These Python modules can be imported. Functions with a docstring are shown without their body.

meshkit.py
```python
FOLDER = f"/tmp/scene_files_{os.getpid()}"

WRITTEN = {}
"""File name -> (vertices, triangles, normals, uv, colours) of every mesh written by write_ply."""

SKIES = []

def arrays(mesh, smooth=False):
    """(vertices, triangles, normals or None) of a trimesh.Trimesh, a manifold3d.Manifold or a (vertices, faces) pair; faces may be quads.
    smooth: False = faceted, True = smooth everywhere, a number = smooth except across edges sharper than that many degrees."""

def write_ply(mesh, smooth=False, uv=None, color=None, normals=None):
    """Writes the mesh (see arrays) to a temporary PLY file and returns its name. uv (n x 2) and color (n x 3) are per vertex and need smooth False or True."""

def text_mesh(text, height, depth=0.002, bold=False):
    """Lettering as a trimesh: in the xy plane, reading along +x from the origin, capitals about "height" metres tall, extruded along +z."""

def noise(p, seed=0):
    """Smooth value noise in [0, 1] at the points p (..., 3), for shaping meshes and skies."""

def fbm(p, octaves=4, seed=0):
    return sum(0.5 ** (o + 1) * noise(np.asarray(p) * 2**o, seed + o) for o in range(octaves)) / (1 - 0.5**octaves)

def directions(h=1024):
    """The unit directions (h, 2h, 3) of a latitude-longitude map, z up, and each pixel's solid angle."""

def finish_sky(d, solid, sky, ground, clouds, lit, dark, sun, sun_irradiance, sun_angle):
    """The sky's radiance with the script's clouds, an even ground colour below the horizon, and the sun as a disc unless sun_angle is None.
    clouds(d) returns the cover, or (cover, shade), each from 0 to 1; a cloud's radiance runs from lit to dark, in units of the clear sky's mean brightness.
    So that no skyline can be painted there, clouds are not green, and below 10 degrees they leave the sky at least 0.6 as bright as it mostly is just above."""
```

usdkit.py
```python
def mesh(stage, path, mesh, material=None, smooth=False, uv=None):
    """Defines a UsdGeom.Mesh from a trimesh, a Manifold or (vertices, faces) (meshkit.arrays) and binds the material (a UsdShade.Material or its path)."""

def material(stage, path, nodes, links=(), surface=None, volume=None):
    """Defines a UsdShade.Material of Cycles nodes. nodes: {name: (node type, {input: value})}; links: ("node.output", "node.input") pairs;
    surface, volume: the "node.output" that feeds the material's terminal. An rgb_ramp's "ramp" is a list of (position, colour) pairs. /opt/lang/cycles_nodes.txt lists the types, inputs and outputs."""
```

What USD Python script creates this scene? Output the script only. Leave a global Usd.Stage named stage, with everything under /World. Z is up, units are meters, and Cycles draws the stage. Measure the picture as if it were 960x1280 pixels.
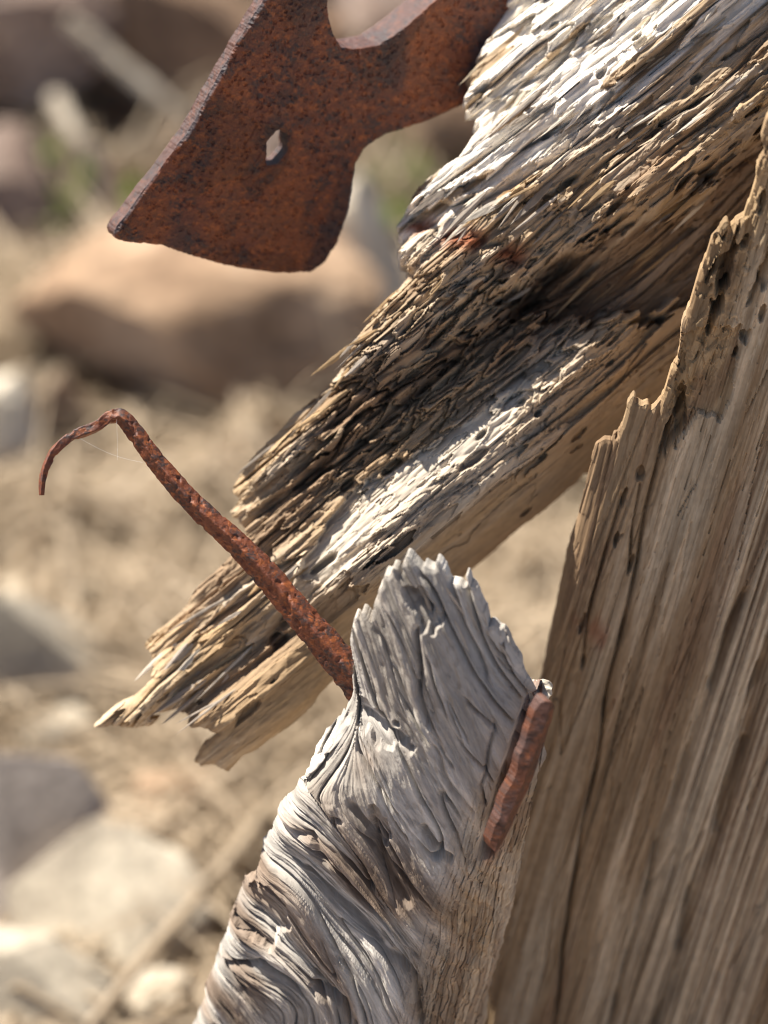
import math, numpy as np, trimesh, usdkit
from scipy import ndimage as ndi
from scipy.interpolate import RBFInterpolator
from meshkit import noise, fbm
from pxr import Usd, UsdGeom, UsdLux, UsdShade, Gf, Sdf, Vt

stage = Usd.Stage.CreateInMemory()
UsdGeom.SetStageUpAxis(stage, 'Z'); UsdGeom.SetStageMetersPerUnit(stage, 1.0)
UsdGeom.Xform.Define(stage, '/World'); UsdGeom.Scope.Define(stage, '/World/Looks')
T = Sdf.ValueTypeNames

# ------------------------------------------------------------------ camera, sky, sun
FIELD, FOCUS, PITCH = 0.30, 1.188, math.radians(30)          # picture width per metre of distance
EYE = np.array([0.0, 0.0, 1.30])
FWD = np.array([0, math.cos(PITCH), -math.sin(PITCH)])
UP = np.array([0, math.sin(PITCH), math.cos(PITCH)])
RIGHT = np.array([1.0, 0, 0])
cam = UsdGeom.Camera.Define(stage, '/World/camera')
m = np.eye(4); m[0, :3], m[1, :3], m[2, :3], m[3, :3] = RIGHT, UP, -FWD, EYE
cam.AddTransformOp().Set(Gf.Matrix4d(m.tolist()))
cam.CreateHorizontalApertureAttr(36.0); cam.CreateVerticalApertureAttr(48.0)
cam.CreateFocalLengthAttr(36.0 / FIELD)
cam.CreateFStopAttr(4.7); cam.CreateFocusDistanceAttr(FOCUS)
cam.CreateClippingRangeAttr(Gf.Vec2f(0.05, 1000))
cam.CreateExposureAttr(1.47)

SUN = np.array([-0.46, 0.86, 0.20])                           # right, up, towards the camera
SUN = RIGHT * SUN[0] + UP * SUN[1] - FWD * SUN[2]; SUN /= np.linalg.norm(SUN)
sun = UsdLux.DistantLight.Define(stage, '/World/sun')
sun.CreateIntensityAttr(1.25); sun.CreateAngleAttr(0.5); sun.CreateColorAttr(Gf.Vec3f(1.0, 0.95, 0.87)); sun.CreateNormalizeAttr(True)
zx = SUN; xx = np.cross([0, 0, 1.0], zx); xx /= np.linalg.norm(xx); yx = np.cross(zx, xx)
m = np.eye(4); m[0, :3], m[1, :3], m[2, :3] = xx, yx, zx
sun.AddTransformOp().Set(Gf.Matrix4d(m.tolist()))
usdkit.material(stage, '/World/Looks/sky', {
    's': ('sky_texture', dict(sky_type='single_scattering', sun_disc=False, air_density=0.7, aerosol_density=1.5, ozone_density=0.4, sun_elevation=math.asin(SUN[2]), sun_rotation=math.atan2(SUN[0], SUN[1]))),
    'b': ('background_shader', dict(strength=0.05))}, [('s.color', 'b.color')], surface='b.background')
dome = UsdLux.DomeLight.Define(stage, '/World/sky')
UsdShade.MaterialBindingAPI.Apply(dome.GetPrim()).Bind(UsdShade.Material.Get(stage, '/World/Looks/sky'))
dome.GetPrim().SetCustomDataByKey('kind', 'structure')

# ------------------------------------------------------------------ helpers
RNG = np.random.default_rng(7)
USED = {}
def numbered(path):
    k = USED.get(path, 0); USED[path] = k + 1
    return path if k == 0 else f'{path}_{k:03d}'
def tag(prim, label=None, cat=None, group=None, kind=None):
    for k, v in (('label', label), ('category', cat), ('group', group), ('kind', kind)):
        if v: prim.SetCustomDataByKey(k, v)
    return prim
def thing(name, label, cat, group=None, loc=None):
    x = UsdGeom.Xform.Define(stage, numbered('/World/' + name))
    if loc is not None: x.AddTranslateOp().Set(Gf.Vec3d(*map(float, loc)))
    return tag(x.GetPrim(), label, cat, group)
def obj(name, mesh, mat, parent=None, smooth=False, col=None, st=None, label=None, loc=None):
    base = '/World' if parent is None else str(parent.GetPath())
    v, f = (mesh.vertices, mesh.faces) if hasattr(mesh, 'vertices') else mesh
    v = np.asarray(v, float)
    if loc is not None: v = v - np.asarray(loc)
    o = usdkit.mesh(stage, numbered(f'{base}/{name}'), (v, f), '/World/Looks/' + mat, smooth=smooth)
    pv = UsdGeom.PrimvarsAPI(o)
    if col is not None: pv.CreatePrimvar('tint', T.Color3fArray, 'vertex').Set(Vt.Vec3fArray.FromNumpy(np.asarray(col, np.float32)))
    if st is not None: pv.CreatePrimvar('grain', T.Float3Array, 'vertex').Set(Vt.Vec3fArray.FromNumpy(np.asarray(st, np.float32)))
    if label: o.GetPrim().SetCustomDataByKey('label', label)
    return o.GetPrim()
def P(px, py, d):
    """A point that lies d metres deep in front of the camera."""
    px, py, d = np.broadcast_arrays(np.asarray(px, float), py, d)
    return EYE + d[..., None] * (FWD + ((px - 480) / 960 * FIELD)[..., None] * RIGHT + ((640 - py) / 960 * FIELD)[..., None] * UP)
def to_px(p):
    q = p - EYE; d = q @ FWD
    return 480 + (q @ RIGHT) / d / FIELD * 960, 640 - (q @ UP) / d / FIELD * 960
def camdir(v):
    v = np.asarray(v, float); v = v[0] * RIGHT + v[1] * UP - v[2] * FWD
    return v / np.linalg.norm(v)
def sm(x, a=0.0, b=1.0):
    t = np.clip((x - a) / (b - a), 0, 1); return t * t * (3 - 2 * t)
def aniso(shape, su, sv, seed):
    """Smooth noise of unit deviation with correlation lengths su, sv in cells."""
    fu, fv = max(1, int(su / 3)), max(1, int(sv / 3))
    n = np.random.default_rng(seed).standard_normal((shape[0] // fu + 4, shape[1] // fv + 4)).astype(np.float32)
    n = ndi.gaussian_filter(n, (su / fu, sv / fv), mode='wrap'); n /= n.std()
    if fu == 1 and fv == 1: return n[:shape[0], :shape[1]]
    I, J = np.meshgrid(np.arange(shape[0]) / fu + 1, np.arange(shape[1]) / fv + 1, indexing='ij')
    return ndi.map_coordinates(n, [I, J], order=2, mode='wrap')
def hsh(i, j, seed, k):
    x = (i.astype(np.int64) * 374761393 + j.astype(np.int64) * 668265263 + seed * 974711 + k * 144665) & 0xFFFFFFFF
    x = ((x ^ (x >> 13)) * 1274126177) & 0xFFFFFFFF; x = ((x ^ (x >> 16)) * 2246822519) & 0xFFFFFFFF
    return ((x ^ (x >> 15)) & 0xFFFFFF) / 16777215.0
def cells(u, v, lu, lv, seed):
    """Fibre bundles: long Voronoi cells. (height in -0.5..0.5 tilted per cell, closeness to the crack between two, tone per cell)"""
    a, b = u / lu, v / lv
    i0, j0 = np.floor(a).astype(int), np.floor(b).astype(int)
    f1 = np.full(a.shape, 9.0); f2 = f1.copy(); I = i0.copy(); J = j0.copy(); CU = a.copy(); CV = b.copy()
    for di in (-1, 0, 1):
        for dj in (-1, 0, 1):
            i, j = i0 + di, j0 + dj
            cu, cv = i + hsh(i, j, seed, 1), j + hsh(i, j, seed, 2)
            d = np.hypot(a - cu, b - cv); near = d < f1
            f2 = np.where(near, f1, np.minimum(f2, d))
            f1 = np.where(near, d, f1); I = np.where(near, i, I); J = np.where(near, j, J); CU = np.where(near, cu, CU); CV = np.where(near, cv, CV)
    h = hsh(I, J, seed, 3) - 0.5 + (a - CU) * (hsh(I, J, seed, 4) - 0.62) * 0.9 + (b - CV) * (hsh(I, J, seed, 5) - 0.5) * 0.7
    return h, f2 - f1, hsh(I, J, seed, 6)
def strips(u, v, lu, lv, seed, lift=0.6):
    """Split fibres: strips along the grain, each broken across at its own places, the free lower end of every piece standing up.
    (height, closeness to the gap between strips, tone per piece, how far along the piece)"""
    b = v / lv; j0 = np.floor(b).astype(int); zero = np.zeros_like(j0)
    f1 = np.full(b.shape, 9.0); f2 = f1.copy(); J = j0.copy(); CV = b.copy()
    for dj in (-1, 0, 1):
        j = j0 + dj; c = j + 0.5 + 0.8 * (hsh(j, zero, seed, 1) - 0.5); d = np.abs(b - c); near = d < f1
        f2 = np.where(near, f1, np.minimum(f2, d)); f1 = np.where(near, d, f1); J = np.where(near, j, J); CV = np.where(near, c, CV)
    a = u / lu * (0.7 + 0.6 * hsh(J, zero, seed, 2)) + 37 * hsh(J, zero, seed, 3); i = np.floor(a).astype(int)
    cut = lambda k: k + 0.55 * (hsh(k, J, seed, 4) - 0.5)
    i = i - (a < cut(i)); i = i + (a >= cut(i + 1)); fr = (a - cut(i)) / (cut(i + 1) - cut(i))
    h = hsh(i, J, seed, 5) - 0.5 + (0.5 - fr) * lift * (0.3 + 1.2 * hsh(i, J, seed, 6)) + (b - CV) * (hsh(i, J, seed, 7) - 0.5) * 1.1
    return h, f2 - f1, hsh(i, J, seed, 8), fr
def lic(tex, du, dv, steps, size):
    """Smears textures along a direction field given in cells."""
    I, J = np.meshgrid(np.arange(du.shape[0], dtype=np.float32), np.arange(du.shape[1], dtype=np.float32), indexing='ij'); out = [t.copy() for t in tex]
    for sg in (1, -1):
        p, q = I.copy(), J.copy()
        for k in range(steps):
            a = ndi.map_coordinates(du, [p, q], order=1, mode='nearest'); b = ndi.map_coordinates(dv, [p, q], order=1, mode='nearest')
            p = p + sg * size * a; q = q + sg * size * b; w = math.cos(math.pi / 2 * (k + 1) / (steps + 1))
            for o, t in zip(out, tex): o += w * ndi.map_coordinates(t, [p, q], order=1, mode='reflect')
    return [(o - o.mean()) / o.std() for o in out]
def inside(poly, x, y):
    """Even-odd test of points against a closed polygon."""
    poly = np.asarray(poly, float); r = np.zeros(x.shape, bool)
    for (x0, y0), (x1, y1) in zip(poly, np.roll(poly, -1, 0)):
        if y0 == y1: continue
        r ^= ((y0 > y) != (y1 > y)) & (x < (x1 - x0) * (y - y0) / (y1 - y0) + x0)
    return r
def polydist(line, x, y):
    """Distance to an open polyline, and how far along it (0..1)."""
    line = np.asarray(line, float); best = np.full(x.shape, 1e9); at = np.zeros(x.shape); n = len(line) - 1
    for k in range(n):
        a, d = line[k], line[k + 1] - line[k]
        t = np.clip(((x - a[0]) * d[0] + (y - a[1]) * d[1]) / (d @ d), 0, 1)
        q = np.hypot(x - a[0] - t * d[0], y - a[1] - t * d[1]); nb = q < best
        best = np.where(nb, q, best); at = np.where(nb, (k + t) / n, at)
    return best, at
def surface(points):
    """A smooth height over the picture-sized drawing plane through (x, y, height) points."""
    p = np.asarray(points, float); f = RBFInterpolator(p[:, :2] / 400, p[:, 2], kernel='thin_plate_spline', smoothing=0.01)
    gx, gy = np.meshgrid(np.arange(-400, 1500, 20), np.arange(-400, 2700, 20), indexing='ij')
    g = f(np.stack([gx.ravel(), gy.ravel()], 1) / 400).reshape(gx.shape)
    return lambda x, y: ndi.map_coordinates(g, [(x + 400) / 20, (y + 400) / 20], order=1, mode='nearest')

class Slab:
    """A piece with a worked front: a fine relief over a plane (origin on the drawing at px, py and depth d; normal n in right/up/towards terms),
    its rows running along the grain, its rim rounded, with a rim wall and a back."""
    def __init__(s, px, py, d, n, grain, bounds, step):
        s.o = P(px, py, d); s.n = camdir(n)
        g = grain[0] * RIGHT + grain[1] * UP
        s.a = g - s.n * (g @ s.n); s.a /= np.linalg.norm(s.a); s.b = np.cross(s.n, s.a); s.step = step
        w = np.array([s.plane(x, y) for x, y in bounds])
        s.u0, s.v0 = w.min(0); u1, v1 = w.max(0)
        u = np.arange(s.u0, u1, step)
        s.u, s.v = u, np.arange(s.v0, v1, step); s.shape = (len(s.u), len(s.v))
        s.U, s.V = np.meshgrid(s.u, s.v, indexing='ij')
        s.X, s.Y = to_px(s.o + s.U[..., None] * s.a + s.V[..., None] * s.b)
        s.H = np.zeros(s.shape); s.C = np.zeros(s.shape + (3,))
    def plane(s, px, py):
        r = P(px, py, 1.0) - EYE; q = EYE + r * (((s.o - EYE) @ s.n) / (r @ s.n)) - s.o
        return q @ s.a, q @ s.b
    def noise(s, lu, lv, seed): return aniso(s.shape, lu / s.step, lv / s.step, seed)
    def cut(s, outline, warp=(0, 0)):
        s.mask = inside(outline, s.X + warp[0], s.Y + warp[1]); s.edge()
    def edge(s):
        lab, k = ndi.label(s.mask)
        if k > 1:
            size = ndi.sum(s.mask, lab, range(1, k + 1)); s.mask = lab == 1 + np.argmax(size)
        s.D = ndi.distance_transform_edt(np.pad(s.mask, 1))[1:-1, 1:-1] * s.step
    def at(s, px, py):
        u, v = s.plane(px, py); i, j = np.clip(int((u - s.u0) / s.step), 0, s.shape[0] - 1), np.clip(int((v - s.v0) / s.step), 0, s.shape[1] - 1)
        return s.o + s.u[i] * s.a + s.v[j] * s.b + s.H[i, j] * s.n, s.H[i, j], i, j
    def build(s, name, mat, parent, back, label=None, rings=3, wall=None):
        mk = s.mask; idx = np.full(s.shape, -1); k = mk.sum(); idx[mk] = np.arange(k)
        g = ndi.gaussian_filter(mk.astype(float), 1.0); gu, gv = np.gradient(g)
        rim = mk & ~ndi.binary_erosion(mk)
        gl = np.maximum(np.hypot(gu, gv), 1e-3); sh = np.clip((g - 0.5) / gl, -0.7, 0.7) * rim
        U, V = s.U - sh * gu / gl * s.step, s.V - sh * gv / gl * s.step
        v = s.o + U[mk][:, None] * s.a + V[mk][:, None] * s.b + s.H[mk][:, None] * s.n
        q = np.stack([idx[:-1, :-1], idx[1:, :-1], idx[1:, 1:], idx[:-1, 1:]], -1).reshape(-1, 4)
        full = q[(q >= 0).all(1)]
        # the diagonal that bends less keeps splinter edges crisp
        f = np.vstack([full[:, [0, 1, 2]], full[:, [0, 2, 3]]])
        for drop, tri in ((0, [1, 2, 3]), (1, [0, 2, 3]), (2, [0, 1, 3]), (3, [0, 1, 2])):
            keep = [x for x in range(4) if x != drop]
            f = np.vstack([f, q[(q[:, drop] < 0) & (q[:, keep] >= 0).all(1)][:, tri]])
        # rim wall down to the back, and the back itself
        e = np.vstack([f[:, [0, 1]], f[:, [1, 2]], f[:, [2, 0]]]); es = np.sort(e, 1)
        key = es[:, 0].astype(np.int64) * (k + 1) + es[:, 1]
        _, first, cnt = np.unique(key, return_index=True, return_counts=True); be = e[first[cnt == 1]]
        H = s.H[mk]; z0 = back(s)[mk] if callable(back) else np.full(k, -back)
        z0 = np.minimum(z0, H - 0.0004)
        vb = v + (z0 - H)[:, None] * s.n
        n_up = np.cross(s.a, s.b) @ s.n > 0
        if not n_up: f = f[:, ::-1]; be = be[:, ::-1]
        use = np.unique(be); nb = len(use); allv, parts, cols, grs = [v], [f], [s.C[mk]], []
        gr = np.stack([getattr(s, 'GU', s.U)[mk], getattr(s, 'GV', s.V)[mk], s.H[mk] * 0.3], 1); grs.append(gr)
        inward = v.mean(0) - v[use]; inward -= (inward @ s.n)[:, None] * s.n; inward /= np.linalg.norm(inward, axis=1, keepdims=True)
        before = np.arange(k)
        for r in range(1, rings + 1):
            mp = np.full(k, -1); mp[use] = k + (r - 1) * nb + np.arange(nb)
            w_ = v[use] + ((z0 - H)[use] * r / rings)[:, None] * s.n
            w_ = w_ + inward * (0.0016 * (fbm(w_ * 260, 3, 77) - 0.5) * (r < rings))[:, None]
            allv.append(w_); cols.append(wall(w_) if wall else s.C[mk][use]); grs.append(gr[use] + [0, 0, 0.004 * r])
            parts += [np.stack([be[:, 1], be[:, 0], mp[be[:, 0]]], 1) if r == 1 else np.stack([before[be[:, 1]], before[be[:, 0]], mp[be[:, 0]]], 1),
                      np.stack([before[be[:, 1]], mp[be[:, 0]], mp[be[:, 1]]], 1)]
            before = mp
        allv = np.vstack(allv)
        # back: every fourth cell
        st = 4; ib = idx[::st, ::st]; kb = ib >= 0; jb = np.full(ib.shape, -1); jb[kb] = len(allv) + np.arange(kb.sum())
        allv = np.vstack([allv, vb[ib[kb]]])
        qb = np.stack([jb[:-1, :-1], jb[1:, :-1], jb[1:, 1:], jb[:-1, 1:]], -1).reshape(-1, 4); qb = qb[(qb >= 0).all(1)]
        if n_up: qb = qb[:, ::-1]
        parts += [qb[:, [0, 1, 2]], qb[:, [0, 2, 3]]]
        c = s.C[mk]; col = np.vstack(cols + [c[ib[kb]]]); st_ = np.vstack(grs + [gr[ib[kb]]])
        F = np.vstack(parts); used = np.unique(F); ren = np.full(len(allv), -1); ren[used] = np.arange(len(used))
        allv, col, st_, parts = allv[used], col[used], st_[used], [ren[F]]
        s.tri = sum(len(x) for x in parts)
        return obj(name, (allv, np.vstack(parts)), mat, parent, smooth=38 if False else False, col=col, st=st_, label=label)

# ------------------------------------------------------------------ materials
def tinted(name, bumpy, rough=0.85, spec=0.25, gscale=(60, 900, 900), dist=0.0006, var=0.25, second=None):
    """The piece's own colour, varied and roughened along the grain."""
    nodes = {
        'c': ('attribute', dict(attribute='tint')), 'g': ('attribute', dict(attribute='grain')),
        'm': ('mapping', dict(scale=gscale)), 'm2': ('mapping', dict(scale=second or (gscale[0] * 3, gscale[1] * 0.35, gscale[2] * 0.35))),
        'n': ('noise_texture', dict(scale=1.0, detail=4, roughness=0.65)), 'n2': ('noise_texture', dict(scale=1.0, detail=3, roughness=0.6)),
        'r': ('map_range', dict(from_min=0.25, from_max=0.75, to_min=1 - var, to_max=1 + var)),
        'r2': ('map_range', dict(from_min=0.3, from_max=0.7, to_min=1 - var * 0.7, to_max=1 + var * 0.7)),
        'x': ('vector_math', dict(math_type='scale')), 'x2': ('vector_math', dict(math_type='scale')),
        'b': ('bump', dict(strength=bumpy, distance=dist)), 'p': ('principled_bsdf', dict(roughness=rough, specular_ior_level=spec, diffuse_roughness=0.6))}
    links = [('g.vector', 'm.vector'), ('g.vector', 'm2.vector'), ('m.vector', 'n.vector'), ('m2.vector', 'n2.vector'), ('n.fac', 'r.value'), ('n2.fac', 'r2.value'),
             ('c.color', 'x.vector1'), ('r.result', 'x.scale'), ('x.vector', 'x2.vector1'), ('r2.result', 'x2.scale'), ('x2.vector', 'p.base_color'),
             ('n.fac', 'b.height'), ('b.normal', 'p.normal')]
    usdkit.material(stage, '/World/Looks/' + name, nodes, links, surface='p.BSDF')
tinted('weathered_wood', 0.7, var=0.17)
tinted('rusty_iron', 0.8, rough=0.55, spec=0.4, gscale=(1100, 1100, 1100), second=(350, 350, 350), dist=0.0005, var=0.3)

def flat_stone(name, cols, scale, bump=0.6, dist=0.004, rough=0.9):
    usdkit.material(stage, '/World/Looks/' + name, {
        'g': ('geometry', {}), 'n': ('noise_texture', dict(scale=scale, detail=6, roughness=0.65)), 'n2': ('noise_texture', dict(scale=scale * 9, detail=4, roughness=0.7)),
        'r': ('rgb_ramp', dict(ramp=[(0.3 + 0.4 * i / (len(cols) - 1), c) for i, c in enumerate(cols)])),
        'q': ('map_range', dict(from_min=0.3, from_max=0.7, to_min=0.62, to_max=1.3)), 'x': ('vector_math', dict(math_type='scale')),
        'b': ('bump', dict(strength=bump, distance=dist)), 'p': ('principled_bsdf', dict(roughness=rough, specular_ior_level=0.2, diffuse_roughness=0.6))},
        [('g.position', 'n.vector'), ('g.position', 'n2.vector'), ('n.fac', 'r.fac'), ('n2.fac', 'q.value'), ('r.color', 'x.vector1'), ('q.result', 'x.scale'), ('x.vector', 'p.base_color'),
         ('n2.fac', 'b.height'), ('b.normal', 'p.normal')], surface='p.BSDF')
flat_stone('ochre_stone', [(0.2, 0.125, 0.075), (0.36, 0.24, 0.15), (0.48, 0.35, 0.24)], 8)
flat_stone('cream_stone', [(0.42, 0.34, 0.25), (0.58, 0.5, 0.38), (0.62, 0.56, 0.46)], 9)
flat_stone('grey_stone', [(0.2, 0.165, 0.15), (0.32, 0.275, 0.24), (0.40, 0.34, 0.29)], 10)
flat_stone('pink_stone', [(0.15, 0.10, 0.08), (0.25, 0.18, 0.14), (0.42, 0.33, 0.27)], 8)
flat_stone('brown_stone', [(0.14, 0.09, 0.06), (0.25, 0.16, 0.1), (0.34, 0.24, 0.16)], 9)
flat_stone('earth', [(0.10, 0.066, 0.045), (0.22, 0.155, 0.105), (0.42, 0.35, 0.26)], 6, dist=0.01)
flat_stone('pale_stone', [(0.25, 0.21, 0.16), (0.40, 0.345, 0.265), (0.52, 0.46, 0.36)], 12)
flat_stone('dead_wood', [(0.3, 0.25, 0.19), (0.42, 0.36, 0.28), (0.52, 0.47, 0.38)], 14)
def blade_look(name, c0, c1, trans):
    usdkit.material(stage, '/World/Looks/' + name, {
        'i': ('geometry', {}), 'r': ('rgb_ramp', dict(ramp=[(0, c0), (1, c1)])),
        'd': ('principled_bsdf', dict(roughness=0.6, specular_ior_level=0.3)), 't': ('translucent_bsdf', {}), 'x': ('mix_closure', dict(fac=trans))},
        [('i.random_per_island', 'r.fac'), ('r.color', 'd.base_color'), ('r.color', 't.color'), ('d.BSDF', 'x.closure1'), ('t.BSDF', 'x.closure2')], surface='x.closure')
blade_look('straw', (0.36, 0.28, 0.19), (0.9, 0.84, 0.71), 0.3)
blade_look('green_leaf', (0.12, 0.18, 0.03), (0.25, 0.32, 0.07), 0.35)
usdkit.material(stage, '/World/Looks/spider_silk', {'p': ('principled_bsdf', dict(base_color=(0.75, 0.75, 0.75), roughness=0.3))}, [], surface='p.BSDF')

WOOD = dict(sunlit_bleach=np.array([0.72, 0.67, 0.59]), grey=np.array([0.35, 0.295, 0.235]), pale=np.array([0.56, 0.50, 0.41]), tan=np.array([0.37, 0.25, 0.13]), brown=np.array([0.17, 0.10, 0.055]),  # first tone: weathered wood whitened further to stand for sunlight
            dark=np.array([0.10, 0.06, 0.035]), rust=np.array([0.23, 0.072, 0.03]), blue=np.array([0.37, 0.34, 0.30]), cream=np.array([0.56, 0.46, 0.32]))
def mixc(c, name, w):
    w = np.clip(w, 0, 1)[..., None]; return c * (1 - w) + WOOD[name] * w
MM = 0.001
def sphere_round(D, R): return R - np.sqrt(np.maximum(R * R - np.maximum(R - D, 0) ** 2, 0))
def spot(s, x, y, ru, rv, seed=0, ang=None):
    """0..1 dent shape round a drawing point, long along the grain; radii in mm."""
    u, v = s.plane(x, y); du, dv = (s.U - u) / MM, (s.V - v) / MM
    w = 1 + 0.25 * noise(np.stack([s.U * 300, s.V * 300, np.full(s.shape, seed + 0.5)], -1)) if False else 1
    return np.hypot(du / ru, dv / rv) * w

# ------------------------------------------------------------------ the leaning broken beam
def make_beam():
    t = thing('wooden_beam', 'thick splintered grey brown timber slanting up to the right, its lower end broken into ragged fingers', 'timber beam')
    out = [(114, 910), (130, 893), (165, 872), (190, 850), (197, 826), (178, 810), (184, 797), (215, 772), (250, 732), (290, 700), (312, 668), (300, 655), (283, 636), (296, 622), (290, 604), (310, 575), (345, 540), (385, 500), (410, 470),
           (440, 440), (470, 405), (500, 368), (512, 345), (497, 328), (503, 305), (494, 282), (500, 262), (540, 222), (570, 203), (592, 160), (584, 130), (590, 105), (584, 85), (604, 60), (618, 30), (632, 0), (660, -60), (700, -130),
           (1150, -330), (1150, 240), (960, 385), (905, 440), (850, 490), (790, 552), (740, 590), (690, 640), (640, 680), (590, 722), (540, 762), (480, 808), (430, 850), (390, 882), (345, 917), (320, 940), (300, 950), (280, 968), (268, 962), (255, 966), (240, 950),
           (246, 930), (262, 915), (236, 905), (222, 890), (205, 893), (190, 910), (170, 912), (150, 908)]
    s = Slab(520, 520, 1.245, (0, 0, 1), (0.77, 0.64), [(40, 1000), (240, 1050), (1080, 340), (1080, -200), (640, -110), (100, 700)], 0.00046)
    wx, wy = s.noise(0.010, 0.0016, 3), s.noise(0.010, 0.0016, 4); wz = s.noise(0.003, 0.0009, 5)
    X, Y = s.X, s.Y
    s.cut(out, (wx * 4.6 + wz * 1.4 * 0.77, -wz * 2.0 * 0.64 + wy * 2.2))
    base = surface([(250, 960, 0), (430, 850, -8), (600, 700, -14), (740, 590, -18), (850, 490, -20), (960, 385, -20), (1150, 240, -20),
                    (300, 900, 18), (350, 840, 21), (420, 745, 22), (500, 672, 23), (575, 605, 23), (655, 530, 22), (745, 445, 19), (830, 380, 10), (960, 260, 4), (1150, 100, 0),
                    (390, 865, 8), (520, 750, 6), (650, 635, 2), (770, 520, -4), (860, 430, -10),
                    (120, 905, 6), (180, 810, 2), (215, 870, 14), (250, 845, 8), (290, 790, 10), (300, 740, 14), (330, 690, 9), (350, 760, 8),
                    (300, 600, 2), (340, 590, 14), (400, 480, 6), (440, 480, 20), (500, 400, 23), (530, 310, 22), (500, 265, 6), (590, 110, 2), (640, 0, 0), (700, -130, 0),
                    (370, 660, 12), (410, 650, 14), (480, 575, 15), (560, 490, 14), (630, 430, 12), (700, 385, 12), (600, 350, 24), (660, 340, 24),
                    (650, 100, 14), (750, 100, 22), (850, 60, 25), (950, 20, 27), (640, 235, 25), (735, 225, 29), (840, 240, 31), (900, 120, 31), (1150, -120, 31), (1000, -250, 4)])
    h = base(X, Y)
    u, v = s.U, s.V
    wv = v + 0.0035 * s.noise(0.05, 0.012, 11) + 0.0007 * s.noise(0.012, 0.003, 12)
    wu = u + 0.006 * s.noise(0.02, 0.004, 13)
    px_w, py_w = X + wx * 9 + wz * 3, Y + wy * 7 - wz * 3
    # the thick upper layer that overhangs, and the hollow under it
    def patch(poly, amp, soft, k=1.0):
        mk = inside(poly, X + (px_w - X) * k, Y + (py_w - Y) * k)
        d = ndi.distance_transform_edt(~mk) * s.step
        d = np.maximum(d + 0.6 * soft * MM * (wz * 0.8 + wx * 0.5) * (d > 0), 0)
        return amp * MM * (1 - sm(d, 0, soft * MM)), mk
    H = (h * 1.5 - 16) * MM + 3.0 * MM * s.noise(0.06, 0.011, 17)
    dt, at_ = polydist([(262, 938), (330, 885), (440, 795)], X, Y); H += 9 * MM * np.sqrt(np.maximum(1 - (dt / 46) ** 2, 0)) * sm(1 - at_, 0, 0.2)
    dg, ag = polydist([(225, 895), (262, 862), (330, 800), (360, 770)], X + 5 * wx, Y); H -= 7 * MM * np.exp(-(dg / 9) ** 2) * sm(np.minimum(ag, 1 - ag), -0.05, 0.1)
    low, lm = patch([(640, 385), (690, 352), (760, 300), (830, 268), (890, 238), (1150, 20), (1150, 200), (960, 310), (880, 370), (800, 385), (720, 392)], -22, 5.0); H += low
    upA, ma = patch([(640, -60), (585, 130), (500, 262), (560, 255), (610, 240), (650, 262), (680, 258), (735, 235), (800, 262), (845, 262), (890, 235), (965, 160), (1150, 40), (1150, -330), (700, -130)], 9, 1.6, 1.6); H += upA
    upB, mb = patch([(640, -60), (590, 120), (640, 130), (690, 150), (780, 140), (860, 165), (960, 70), (1150, -60), (1150, -330), (700, -130)], 4, 1.2, 1.8); H += upB
    upC, mc = patch([(500, 262), (497, 330), (560, 350), (650, 378), (690, 352), (700, 318), (760, 290), (640, 262), (600, 240)], 5, 2.0, 1.2); H += upC
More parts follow.
